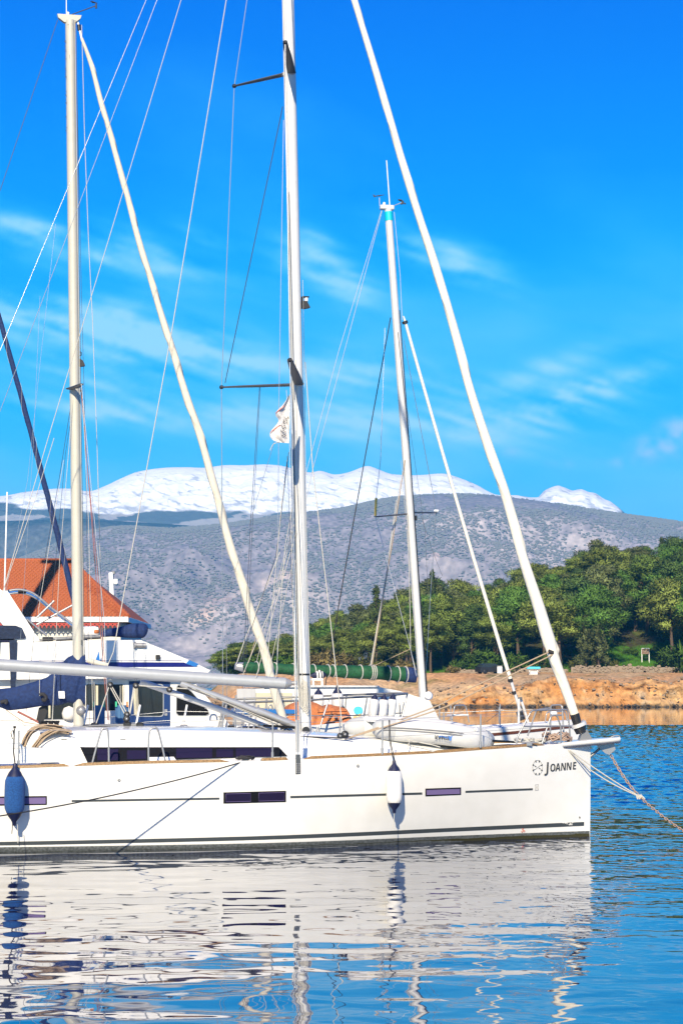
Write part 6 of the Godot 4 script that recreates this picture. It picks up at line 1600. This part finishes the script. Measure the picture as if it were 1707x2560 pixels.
	mb = MB.new(); mb.box(at(279, 1461, 100.8), Vector3(0.22, 1.2, 0.14), 0.03, Basis(Vector3(0, 0, 1), 0.06)); part(ap, "panel", mb, M.plastic_white)
	mb = MB.new(); mb.box(at(290, 1454, 100.9), Vector3(0.22, 0.26, 0.16), 0.03); part(ap, "radio_box", mb, M.plastic_white)
	mb = MB.new(); mb.box(at(284, 1432, 100.9), Vector3(0.18, 0.16, 0.16), 0.02); part(ap, "bracket", mb, M.steel_dark)
	# tall harbour light mast on the quay, outside the picture, whose shadow crosses the roof
	var lm = thing("harbour_light_mast", "tall grey harbour light mast on the quay beyond the left edge", "light mast")
	var base := Vector3(-15.9, 0.9, -74.0)
	mb = MB.new(); mb.tube([base, base + Vector3(0, 18, 0)], [0.38, 0.26], 16); part(lm, "column", mb, M.concrete)
	mb = MB.new(); mb.box(base + Vector3(0, 18.1, 0), Vector3(1.6, 0.2, 0.5), 0.05); part(lm, "lamp_bar", mb, M.steel_dark)

# ---------------------------------------------------------------- the wooded headland
var nh := FastNoiseLite.new()
var nk := FastNoiseLite.new()
func shore(x: float) -> float:
	return 268.0 + 2.2 * nh.get_noise_1d(x * 1.2) + 26.0 * pow(clampf((-x - 8.0) / 14.0, 0.0, 1.0), 2.0)
func land(x: float, s: float) -> float:
	# height at x, s metres inland from the water's edge
	var lift := 0.30 * nh.get_noise_2d(x * 2.0, s * 2.0)
	var tall := 4.2 + 1.1 * nh.get_noise_1d(x * 2.6 + 50.0) - 1.2 * smoothstep(30.0, 8.0, x)
	var wide := 2.6 + 5.0 * smoothstep(30.0, 6.0, x + 14.0 * nh.get_noise_1d(x * 1.7 + 9.0))
	var y := -0.6 + tall * pow(smoothstep(0.0, wide, s + 0.7 * nk.get_noise_2d(x * 0.8, 7.0)), 0.62) + (4.5 - tall) * smoothstep(wide, wide + 9.0, s)
	y += lift * smoothstep(0.5, 3.0, s)
	y += 0.6 * smoothstep(2.5, 16.0, s)
	y += smoothstep(14.0, 95.0, s) * (1.5 + 15.0 * smoothstep(-12.0, 62.0, x))
	return y * (1.0 - 0.85 * smoothstep(-14.0, -24.0, x))
func spot(px: float, d: float) -> Vector3:
	var x := (px - 853.5) / F * d
	return Vector3(x, land(x, d - shore(x)), -d)
func make_headland():
	nh.seed = 71; nh.frequency = 0.05; nh.fractal_octaves = 4
	nk.seed = 72; nk.frequency = 0.35; nk.fractal_octaves = 4
	var steps := []
	var s := -0.5
	while s < 150.0:
		steps.append(s)
		s += 0.16 if s < 4.0 else (0.7 if s < 22.0 else 5.0)
	var rows := []; var cols := []
	for st in steps:
		var row := PackedVector3Array(); var cr := PackedColorArray()
		for j in 430:
			var x := -26.0 + j * 0.30
			var sh := shore(x)
			var y := land(x, st)
			var cliff := smoothstep(-0.3, 0.4, st) * (1.0 - smoothstep(3.2, 6.0, st))
			# broken face: ledges, hollows and loose blocks
			var push := (nk.get_noise_3d(x * 0.5, y * 1.3, 3.0) * 1.7 + nk.get_noise_3d(x * 1.8, y * 3.2, 9.0) * 0.6) * cliff
			row.append(Vector3(x, y, -(sh + st + push)))
			var q := nk.get_noise_3d(x * 0.28, y * 0.7, st * 0.2); var q2 := nk.get_noise_3d(x * 1.1, y * 1.9, st * 0.6)
			var rock := Color(0.541, 0.254, 0.090).lerp(Color(0.607, 0.394, 0.197), clampf(0.5 + q * 1.4, 0, 1))
			rock = rock.lerp(Color(0.525, 0.410, 0.279), smoothstep(0.18, 0.5, q2) * 0.7).lerp(Color(0.164, 0.074, 0.037), smoothstep(0.22, 0.5, -q2) * 0.65)
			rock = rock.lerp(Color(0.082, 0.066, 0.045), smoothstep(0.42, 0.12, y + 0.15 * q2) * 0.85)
			var soil := Color(0.656, 0.361, 0.172).lerp(Color(0.623, 0.426, 0.246), clampf(0.5 + q * 1.5, 0, 1)).lerp(Color(0.328, 0.213, 0.123), smoothstep(0.15, 0.5, q2) * 0.4)
			var g := nh.get_noise_2d(x * 2.4, st * 3.0) + 0.5 * q2
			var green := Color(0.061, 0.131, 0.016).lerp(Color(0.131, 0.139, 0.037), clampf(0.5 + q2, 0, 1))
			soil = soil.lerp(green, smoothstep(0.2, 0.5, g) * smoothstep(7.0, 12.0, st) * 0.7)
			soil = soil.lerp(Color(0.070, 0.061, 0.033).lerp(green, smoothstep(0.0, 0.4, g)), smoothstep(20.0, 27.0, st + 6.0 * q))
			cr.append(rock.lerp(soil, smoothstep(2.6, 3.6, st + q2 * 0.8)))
		rows.append(row); cols.append(cr)
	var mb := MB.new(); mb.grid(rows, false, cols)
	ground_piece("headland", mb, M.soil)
	# loose stones along the water's edge and on the slope
	var st := MB.new()
	rng.seed = 81
	var ring := []
	for k in 4:
		var row := PackedVector3Array()
		for j in 7: row.append(Vector3(cos(TAU * j / 7) * [0.35, 1.0, 0.9, 0.3][k], [-0.5, -0.15, 0.4, 0.75][k], sin(TAU * j / 7) * [0.35, 1.0, 0.9, 0.3][k]) * rng.randf_range(0.75, 1.15))
		ring.append(row)
	st.grid(ring, true); st.face(Array(ring[0])); st.face(Array(ring[3]))
	for kind in [["rock_dark", 420, -0.5, 0.6, 0.05, 0.24, "shore_stones", "dark stones along the waterline of the orange bank"], ["rock_pale", 420, 0.8, 5.5, 0.06, 0.26, "bank_stones", "pale loose stones strewn over the orange bank"]]:
		var mm := MultiMesh.new(); mm.transform_format = MultiMesh.TRANSFORM_3D; mm.mesh = st.mesh(); mm.instance_count = kind[1]
		for k in kind[1]:
			var x := rng.randf_range(-20, 62); var ss := rng.randf_range(kind[2], kind[3])
			var y := land(x, ss)
			if kind[0] == "rock_dark": y = rng.randf_range(-0.1, 0.2)
			var z: float = rng.randf_range(kind[4], kind[5])
			mm.set_instance_transform(k, Transform3D(Basis.from_euler(Vector3(rng.randf_range(-0.5, 0.5), rng.randf() * TAU, rng.randf_range(-0.5, 0.5))) * Basis.from_scale(Vector3(z * 1.4, z * 0.8, z)), Vector3(x, y + z * 0.2, -(shore(x) + ss - 0.5))))
		var o := MultiMeshInstance3D.new(); o.name = kind[6]; o.multimesh = mm; o.material_override = M[kind[0]]; add_child(o)
		tag(o, kind[7], "stones"); o.set_meta("kind", "stuff")
	make_shore_things()
func make_shore_things():
	var mb := MB.new()
	# dry stone wall at the back of the shore, and its rubble end
	rng.seed = 82
	for seg in [[1120, 1415, 289.0, 0.7, "low pale wall behind the blue picnic table"], [1425, 1760, 287.0, 1.1, "rubble stone wall on the bank at the right edge"]]:
		var t = thing("stone_wall", seg[4], "wall", Transform3D.IDENTITY, "low walls on the bank")
		var core := MB.new(); var rub := MB.new()
		var x0: float = (seg[0] - 853.5) / F * seg[2]; var x1: float = (seg[1] - 853.5) / F * seg[2]
		var rows := []
		for k in 40:
			var x := lerpf(x0, x1, k / 39.0); var y := land(x, seg[2] - shore(x))
			rows.append(PackedVector3Array([Vector3(x, y - 0.3, -seg[2] + 0.2), Vector3(x, y + seg[3] * 0.85, -seg[2] + 0.15), Vector3(x, y + seg[3] * 0.85, -seg[2] - 0.2), Vector3(x, y - 0.3, -seg[2] - 0.25)]))
		core.grid(rows, true); part(t, "core", core, M.rock_pale)
		var n := int((x1 - x0) * (3 if seg[3] < 1.0 else 8))
		for k in n:
			var x := rng.randf_range(x0, x1); var y: float = land(x, seg[2] - shore(x)) + rng.randf_range(-0.1, seg[3])
			var z := rng.randf_range(0.12, 0.42)
			rub.box(Vector3(x, y, -seg[2] + 0.2), Vector3(z * 1.5, z, 0.22), z * 0.22, Basis(Vector3(0, 0, 1), rng.randf_range(-0.25, 0.25)))
		var r = part(t, "stones", rub, M.rock_pale); r.set_meta("kind", "stuff")
	# notice board
	var bp := spot(1612, 300.0)
	var g: float = 300.0 / F
	var top := at(1612, 1620, 300.0)
	var b = thing("notice_board", "brown notice board on two white posts under the pines", "sign")
	for dx in [-9.0, 9.0]:
		mb = MB.new(); mb.box(Vector3(top.x + dx * g, (bp.y + top.y) / 2, -300), Vector3(0.12, top.y - bp.y, 0.12), 0.02); part(b, "post", mb, M.plastic_white)
	mb = MB.new(); mb.box(Vector3(top.x, top.y - 0.55, -299.95), Vector3(18 * g, 0.75, 0.06), 0.01); part(b, "panel", mb, M.mahogany)
	for k in 3:
		mb = MB.new(); mb.box(Vector3(top.x, top.y - 0.32 - 0.22 * k, -299.9), Vector3(14 * g, 0.05, 0.03)); part(b, "text_line", mb, M.curtain)
	mb = MB.new(); mb.box(Vector3(top.x, top.y - 0.06, -300), Vector3(20 * g, 0.1, 0.14), 0.02); part(b, "top_rail", mb, M.plastic_white)
	# blue bench and a parked car in the shade
	var be := spot(1331, 282.0)
	b = thing("picnic_bench", "small bright blue picnic table on the bank", "table", Transform3D(Basis.IDENTITY, be))
	mb = MB.new(); mb.box(Vector3(0, 0.95, 0), Vector3(1.9, 0.34, 1.1), 0.04); part(b, "table_top", mb, M.aqua_print)
	for dx in [-0.55, 0.55]:
		mb = MB.new(); mb.box(Vector3(dx, 0.45, 0), Vector3(0.1, 0.95, 0.5), 0.02); part(b, "leg", mb, M.plastic_white)
	for dz in [-0.7, 0.7]:
		mb = MB.new(); mb.box(Vector3(0, 0.5, dz), Vector3(1.5, 0.06, 0.28), 0.02); part(b, "seat", mb, M.plastic_white)
		mb = MB.new(); mb.box(Vector3(0, 0.27, dz * 0.97), Vector3(1.0, 0.5, 0.1), 0.02); part(b, "seat_leg", mb, M.plastic_white)
	var cp := spot(1224, 284.0)
	b = thing("parked_car", "dark car parked in the shade under the pines", "car", Transform3D(Basis(Vector3.UP, 0.4), cp))
	mb = MB.new(); mb.prism([V2(-2.0, 0.3), V2(2.0, 0.3), V2(2.05, 0.75), V2(1.2, 0.95), V2(-1.9, 1.0), V2(-2.05, 0.7)], Transform3D(Basis.IDENTITY, Vector3(0, 0, -0.85)), 1.7); part(b, "body", mb, M.black)
	mb = MB.new(); mb.prism([V2(-1.8, 0.98), V2(1.15, 0.93), V2(0.5, 1.5), V2(-1.4, 1.5)], Transform3D(Basis.IDENTITY, Vector3(0, 0, -0.75)), 1.5); part(b, "cabin", mb, M.cabin_glass)
	for dx in [-1.25, 1.25]:
		for dz in [-0.8, 0.8]:
			mb = MB.new(); mb.lathe([Vector2(0.33, -0.1), Vector2(0.33, 0.1), Vector2(0.2, 0.11)], Vector3(dx, 0.33, dz), Vector3(0, 0, 1), 14); part(b, "wheel", mb, M.black)
	var wp := spot(1247, 283.0)
	b = thing("roadside_bin", "white bin standing beside the dark parked car", "bin", Transform3D(Basis.IDENTITY, wp))
	mb = MB.new(); mb.box(Vector3(0, 0.5, 0), Vector3(0.7, 1.0, 0.6), 0.06); part(b, "body", mb, M.plastic_white)
	mb = MB.new(); mb.box(Vector3(0, 1.05, 0), Vector3(0.78, 0.12, 0.68), 0.04); part(b, "lid", mb, M.band_grey)

# ---------------------------------------------------------------- trees
func leaf_mesh(clumps, count, size, tone: Callable, seed_, flat := 0.75):
	# many small needle tufts spread through the clumps' volumes, denser towards their surface
	var g := RandomNumberGenerator.new(); g.seed = seed_
	var v := PackedVector3Array(); var n := PackedVector3Array(); var c := PackedColorArray(); var idx := PackedInt32Array()
	var total := 0.0
	for q in clumps: total += q[1] * q[1]
	for q in clumps:
		var m := int(count * q[1] * q[1] / total)
		var shade := g.randf_range(0.6, 1.3)
		for k in m:
			var dir := Vector3(g.randfn(), g.randfn() + 0.25, g.randfn()).normalized()
			var r: float = q[1] * pow(g.randf(), 0.22) * (1.0 + 0.18 * sin(dir.x * 7.0 + q[0].x) * cos(dir.z * 6.0 + q[0].y))
			var p: Vector3 = q[0] + dir * r * Vector3(1, flat, 1)
			var along := dir.cross(Vector3(g.randfn(), g.randfn(), g.randfn())).normalized()
			if k % 3 == 0: along = (along * 0.7 + dir * 1.8).normalized()
			else: along = (along + dir * 0.35).normalized()
			var across := dir.cross(along).normalized()
			var l: float = size * g.randf_range(0.6, 1.4) * (1.5 if k % 3 == 0 else 1.0); var w: float = size * g.randf_range(0.25, 0.7)
			var nn: Vector3 = (dir * Vector3(1, 1.0 / flat, 1) + Vector3(g.randfn(), g.randfn(), g.randfn()) * 0.30).normalized()
			var col: Color = tone.call(g, shade)
			var o := v.size()
			for a in [p - across * w * 0.5, p + across * w * 0.5, p + along * l + across * w * 0.25, p + along * l - across * w * 0.25]:
				v.append(a); n.append(nn); c.append(col)
			for e in [0, 1, 2, 0, 2, 3]: idx.append(o + e)
	var arr := []; arr.resize(Mesh.ARRAY_MAX)
	arr[Mesh.ARRAY_VERTEX] = v; arr[Mesh.ARRAY_NORMAL] = n; arr[Mesh.ARRAY_COLOR] = c; arr[Mesh.ARRAY_INDEX] = idx
	var me := ArrayMesh.new(); me.add_surface_from_arrays(Mesh.PRIMITIVE_TRIANGLES, arr)
	return me
func pine_kind(seed_, spread, crown0, tint: Color, leaves := 13000):
	# unit: metres for a tree about ten metres tall
	var g := RandomNumberGenerator.new(); g.seed = seed_
	var wood := MB.new()
	var lean := Vector3(g.randf_range(-0.6, 0.6), 0, g.randf_range(-0.4, 0.4))
	var tr := []; var rr := []
	for k in 8:
		var t := k / 7.0
		tr.append(Vector3(lean.x * t * t + 0.18 * sin(t * 5.0 + seed_), -0.4 + 9.2 * t, lean.z * t)); rr.append(lerpf(0.26, 0.05, t))
	wood.tube(tr, rr, 8)
	var clumps := []
	var n := 30
	for k in n:
		var t: float = crown0 + (1.0 - crown0) * pow((k + 0.5) / n, 0.85)
		var f := t * 7.0; var i := mini(int(f), 6)
		var base: Vector3 = tr[i].lerp(tr[i + 1], f - i)
		var a := k * 2.4 + g.randf_range(-0.5, 0.5)
		var prof := sin(clampf((t - crown0) / (1.0 - crown0), 0.0, 1.0) * PI * 0.85 + 0.35)
		var reach: float = spread * maxf(prof, 0.15) * g.randf_range(0.55, 1.05)
		var tip := base + Vector3(cos(a) * reach, g.randf_range(-0.1, 0.9) + 0.15 * reach, sin(a) * reach)
		wood.tube([base, base.lerp(tip, 0.5) + Vector3(0, 0.12 * reach, 0), tip], [0.085, 0.055, 0.02], 5, false)
		clumps.append([tip, g.randf_range(0.75, 1.45)])
		if reach > 1.4: clumps.append([base.lerp(tip, 0.6) + Vector3(g.randf_range(-0.4, 0.4), 0.35, g.randf_range(-0.4, 0.4)), g.randf_range(0.6, 0.95)])
	clumps.append([tr[-1] + Vector3(0, 0.3, 0), 0.9])
	var tone := func(r, sh): return Color(tint.r, tint.g, tint.b) * (sh * r.randf_range(0.72, 1.3)) + Color(0.010, 0.000, 0.000) * r.randf()
	return [wood.mesh(), leaf_mesh(clumps, leaves, 0.22, tone, seed_ + 500, 0.58)]
func cypress_kind(seed_, wide, tint: Color):
	var g := RandomNumberGenerator.new(); g.seed = seed_
	var wood := MB.new(); wood.tube([Vector3(0, -0.4, 0), Vector3(0.05, 5, 0), Vector3(0, 9.6, 0)], [0.2, 0.14, 0.03], 8)
	var clumps := []
	for k in 46:
		var t := pow(g.randf(), 0.9)
		var r: float = wide * (1.0 - t) * (0.55 + 0.5 * g.randf()) + 0.05; var a := g.randf() * TAU
		var p := Vector3(cos(a) * r, 1.6 + 8.2 * t, sin(a) * r)
		clumps.append([p, lerpf(0.62, 0.24, t)])
		if k % 3 == 0: wood.tube([Vector3(0, p.y - 0.5, 0), p], [0.05, 0.015], 4, false)
	var tone := func(r, sh): return tint * (sh * r.randf_range(0.7, 1.3))
	return [wood.mesh(), leaf_mesh(clumps, 4200, 0.26, tone, seed_ + 600, 1.2)]
func make_trees():
	var kinds := []
	var tints := [Color(0.115, 0.181, 0.037), Color(0.159, 0.216, 0.043), Color(0.081, 0.142, 0.038), Color(0.190, 0.240, 0.052), Color(0.140, 0.172, 0.063), Color(0.100, 0.205, 0.037)]
	for k in 6: kinds.append(pine_kind(200 + k, [2.7, 3.1, 2.4, 3.3, 2.6, 2.9][k], [0.20, 0.44, 0.15, 0.50, 0.24, 0.38][k], tints[k]))
	kinds.append(cypress_kind(300, 1.25, Color(0.070, 0.098, 0.028)))
	kinds.append(cypress_kind(301, 1.9, Color(0.123, 0.143, 0.053)))
	var sky_y := [[520.0, 1668.0], [550.0, 1640.0], [590.0, 1606.0], [640.0, 1603.0], [690.0, 1598.0], [730.0, 1580.0], [770.0, 1555.0], [830.0, 1540.0], [870.0, 1518.0], [905.0, 1505.0], [960.0, 1497.0], [1000.0, 1475.0], [1050.0, 1450.0], [1110.0, 1438.0], [1160.0, 1452.0], [1225.0, 1460.0], [1280.0, 1422.0], [1330.0, 1408.0], [1400.0, 1418.0], [1450.0, 1385.0], [1488.0, 1347.0], [1540.0, 1372.0], [1600.0, 1366.0], [1660.0, 1352.0], [1707.0, 1332.0], [1850.0, 1310.0]]
	var ordinal := ["first", "second", "third", "fourth", "fifth", "sixth", "seventh", "eighth", "ninth", "tenth", "eleventh", "twelfth", "thirteenth", "fourteenth", "fifteenth", "sixteenth", "seventeenth", "eighteenth", "nineteenth", "twentieth", "twenty-first", "twenty-second", "twenty-third", "twenty-fourth", "twenty-fifth", "twenty-sixth", "twenty-seventh", "twenty-eighth", "twenty-ninth", "thirtieth", "thirty-first", "thirty-second", "thirty-third", "thirty-fourth", "thirty-fifth", "thirty-sixth", "thirty-seventh", "thirty-eighth", "thirty-ninth", "fortieth", "forty-first", "forty-second", "forty-third", "forty-fourth", "forty-fifth"]
	rng.seed = 123
	var rows := [["the skyline of the wooded hill", 352.0, 14.0, 40.0, 1.0, 560], ["the upper slope of the wooded hill", 332.0, 12.0, 44.0, 0.80, 600], ["the middle slope of the wooded hill", 316.0, 10.0, 47.0, 0.62, 590], ["the lower slope of the wooded hill", 303.0, 5.0, 50.0, 0.45, 640], ["the front row above the orange bank", 292.0, 4.5, 70.0, 0.30, 560]]
	for r in rows:
		var px: float = r[5]; var count := 0
		while px < 1775:
			var p := px + rng.randf_range(-12, 12)
			var d: float = r[1] + rng.randf_range(-r[2], r[2]) * 0.8
			if px < 640: d = minf(d, 300.0 + 8.0 * (px - 560) / 40.0)
			var q := spot(p, d)
			var roof_y := at(p, lin(sky_y, p) + (0.0 if r[4] > 0.9 else (1.0 - r[4]) * 150.0 * rng.randf_range(0.55, 1.05) * smoothstep(540, 1000, p)), d).y
			var hgt := clampf(roof_y - q.y, 4.5, 14.5)
			var kind := rng.randi_range(0, 5)
			if r[4] < 0.4: kind = [1, 3, 5][rng.randi_range(0, 2)]
			if r[4] < 0.4 and (p > 1130 and p < 1200): px += 40; continue
			if r[4] < 0.5 and p > 1548 and p < 1668: px += 30; continue
			if r[4] < 0.7 and p > 1560 and p < 1650: d = maxf(d, 318.0); q = spot(p, d)
			var nm := "pine_tree"; var lb: String = ["rounded green pine", "broad bright green pine", "dark green pine", "wide flat-topped pine", "grey green pine", "tall leafy pine"][kind]
			place_tree(kinds[kind], nm, "%s, %s from the left along %s" % [lb, ordinal[mini(count, 44)], r[0]], q, hgt, rng, "pines on the headland")
			count += 1
			px += r[3] * rng.randf_range(0.62, 1.12)
	# cypresses and other trees that stand out
	for c in [[940, 1468, 300.0, 6, 0.75, "slim dark cypress rising above the trees left of the green boom's mast"], [1462, 1534, 289.0, 7, 0.9, "pale pointed cypress beside another on the bank, left one"], [1494, 1538, 288.0, 7, 0.95, "pale pointed cypress beside another on the bank, right one"], [1080, 1428, 330.0, 6, 0.7, "thin dark cypress tip on the skyline right of the farther mast"], [1655, 1345, 352.0, 6, 1.1, "dark cypress on the skyline near the right edge"], [1302, 1440, 335.0, 6, 0.9, "dark cypress on the skyline left of the furled headsail"]]:
		var q := spot(c[0], c[2]); var top := at(c[0], c[1], c[2]).y
		place_tree(kinds[c[3]], "cypress_tree", c[5], q, (top - q.y) / 0.98, rng, "cypresses on the headland", c[4])
	# bushes at the foot of the wood
	var bk := []
	for k in 3:
		var cl := []
		var g := RandomNumberGenerator.new(); g.seed = 400 + k
		for j in 14: cl.append([Vector3(g.randf_range(-1, 1), g.randf_range(0.15, 1.0), g.randf_range(-0.7, 0.7)), g.randf_range(0.3, 0.55)])
		var tint: Color = [Color(0.115, 0.127, 0.029), Color(0.057, 0.107, 0.016), Color(0.197, 0.156, 0.057)][k]
		bk.append(leaf_mesh(cl, 1500, 0.16, func(r, sh): return tint * (sh * r.randf_range(0.7, 1.3)), 420 + k))
	var ct := 0
	for s in [[795, 287.0, 2.6, 2], [835, 286.0, 2.4, 2], [870, 288.0, 2.2, 0], [745, 288.0, 2.6, 1], [700, 288.0, 2.2, 1], [650, 292.0, 2.4, 1], [940, 289.0, 1.6, 0], [1005, 286.0, 1.4, 2], [1140, 290.0, 1.5, 1], [1215, 292.0, 2.6, 1], [1290, 290.0, 2.2, 1], [1370, 292.0, 2.0, 1], [1440, 291.0, 1.2, 0], [1530, 292.0, 1.0, 0], [1575, 306.0, 1.0, 1], [1682, 292.0, 2.6, 1], [1705, 288.0, 3.2, 1], [1130, 284.0, 0.8, 2], [1560, 288.0, 0.9, 1], [600, 296.0, 2.0, 1]]:
		var o = part(self, numbered("shrub"), bk[s[3]], M.shrub)
		o.transform = Transform3D(Basis(Vector3.UP, ct * 1.3) * Basis.from_scale(Vector3.ONE * s[2]), spot(s[0], s[1]))
		tag(o, "%s, %s from the left at the foot of the wood" % [["olive green shrub", "bright green shrub", "dry yellowish shrub"][s[3]], ordinal[ct]], "shrub", "shrubs at the foot of the wood")
		ct += 1
	# grass in the clearing at the right and along the path
	var blade := MB.new()
	for k in 7:
		var a := TAU * k / 7.0
		blade.face([Vector3(cos(a) * 0.05, 0, sin(a) * 0.05), Vector3(cos(a) * 0.09, 0, sin(a) * 0.06), Vector3(cos(a) * 0.22, 0.42, sin(a) * 0.22)])
	blade.c.resize(blade.v.size()); blade.c.fill(Color(0.074, 0.205, 0.016))
	var mm := MultiMesh.new(); mm.transform_format = MultiMesh.TRANSFORM_3D; mm.mesh = blade.mesh(); mm.instance_count = 9000
	for k in 9000:
		var px := rng.randf_range(1430, 1720) if k % 3 > 0 else rng.randf_range(900, 1720)
		var d := rng.randf_range(290, 312) if k % 3 > 0 else rng.randf_range(290, 300)
		mm.set_instance_transform(k, Transform3D(Basis(Vector3.UP, rng.randf() * TAU) * Basis.from_scale(Vector3.ONE * rng.randf_range(0.5, 1.3)), spot(px, d)))
	var o := MultiMeshInstance3D.new(); o.name = "grass"; o.multimesh = mm; o.material_override = M.grass; add_child(o)
	tag(o, "bright green grass under the pines at right", "grass"); o.set_meta("kind", "stuff")
func place_tree(kind, nm, label, q: Vector3, hgt: float, g, group, widen := 1.0):
	var s := hgt / 10.0
	var w: float = clampf(s, 0.75, 1.25) * widen * g.randf_range(0.9, 1.15)
	var t = thing(nm, label, "tree", Transform3D(Basis(Vector3.UP, g.randf() * TAU) * Basis.from_scale(Vector3(w, s, w)), q), group)
	part(t, "trunk", kind[0], M.bark); part(t, "crown", kind[1], M.pine)
	return t
func _ready():
	make_view()
	make_materials()
	make_water()
	make_mountains()
	make_yacht()
	make_yacht_things()
	make_old_sailboat()
	make_motor_yacht()
	make_motor_yacht_things()
	make_saloon_sailboat()
	make_hidden_sailboat()
	make_house()
	make_headland()
	make_trees()
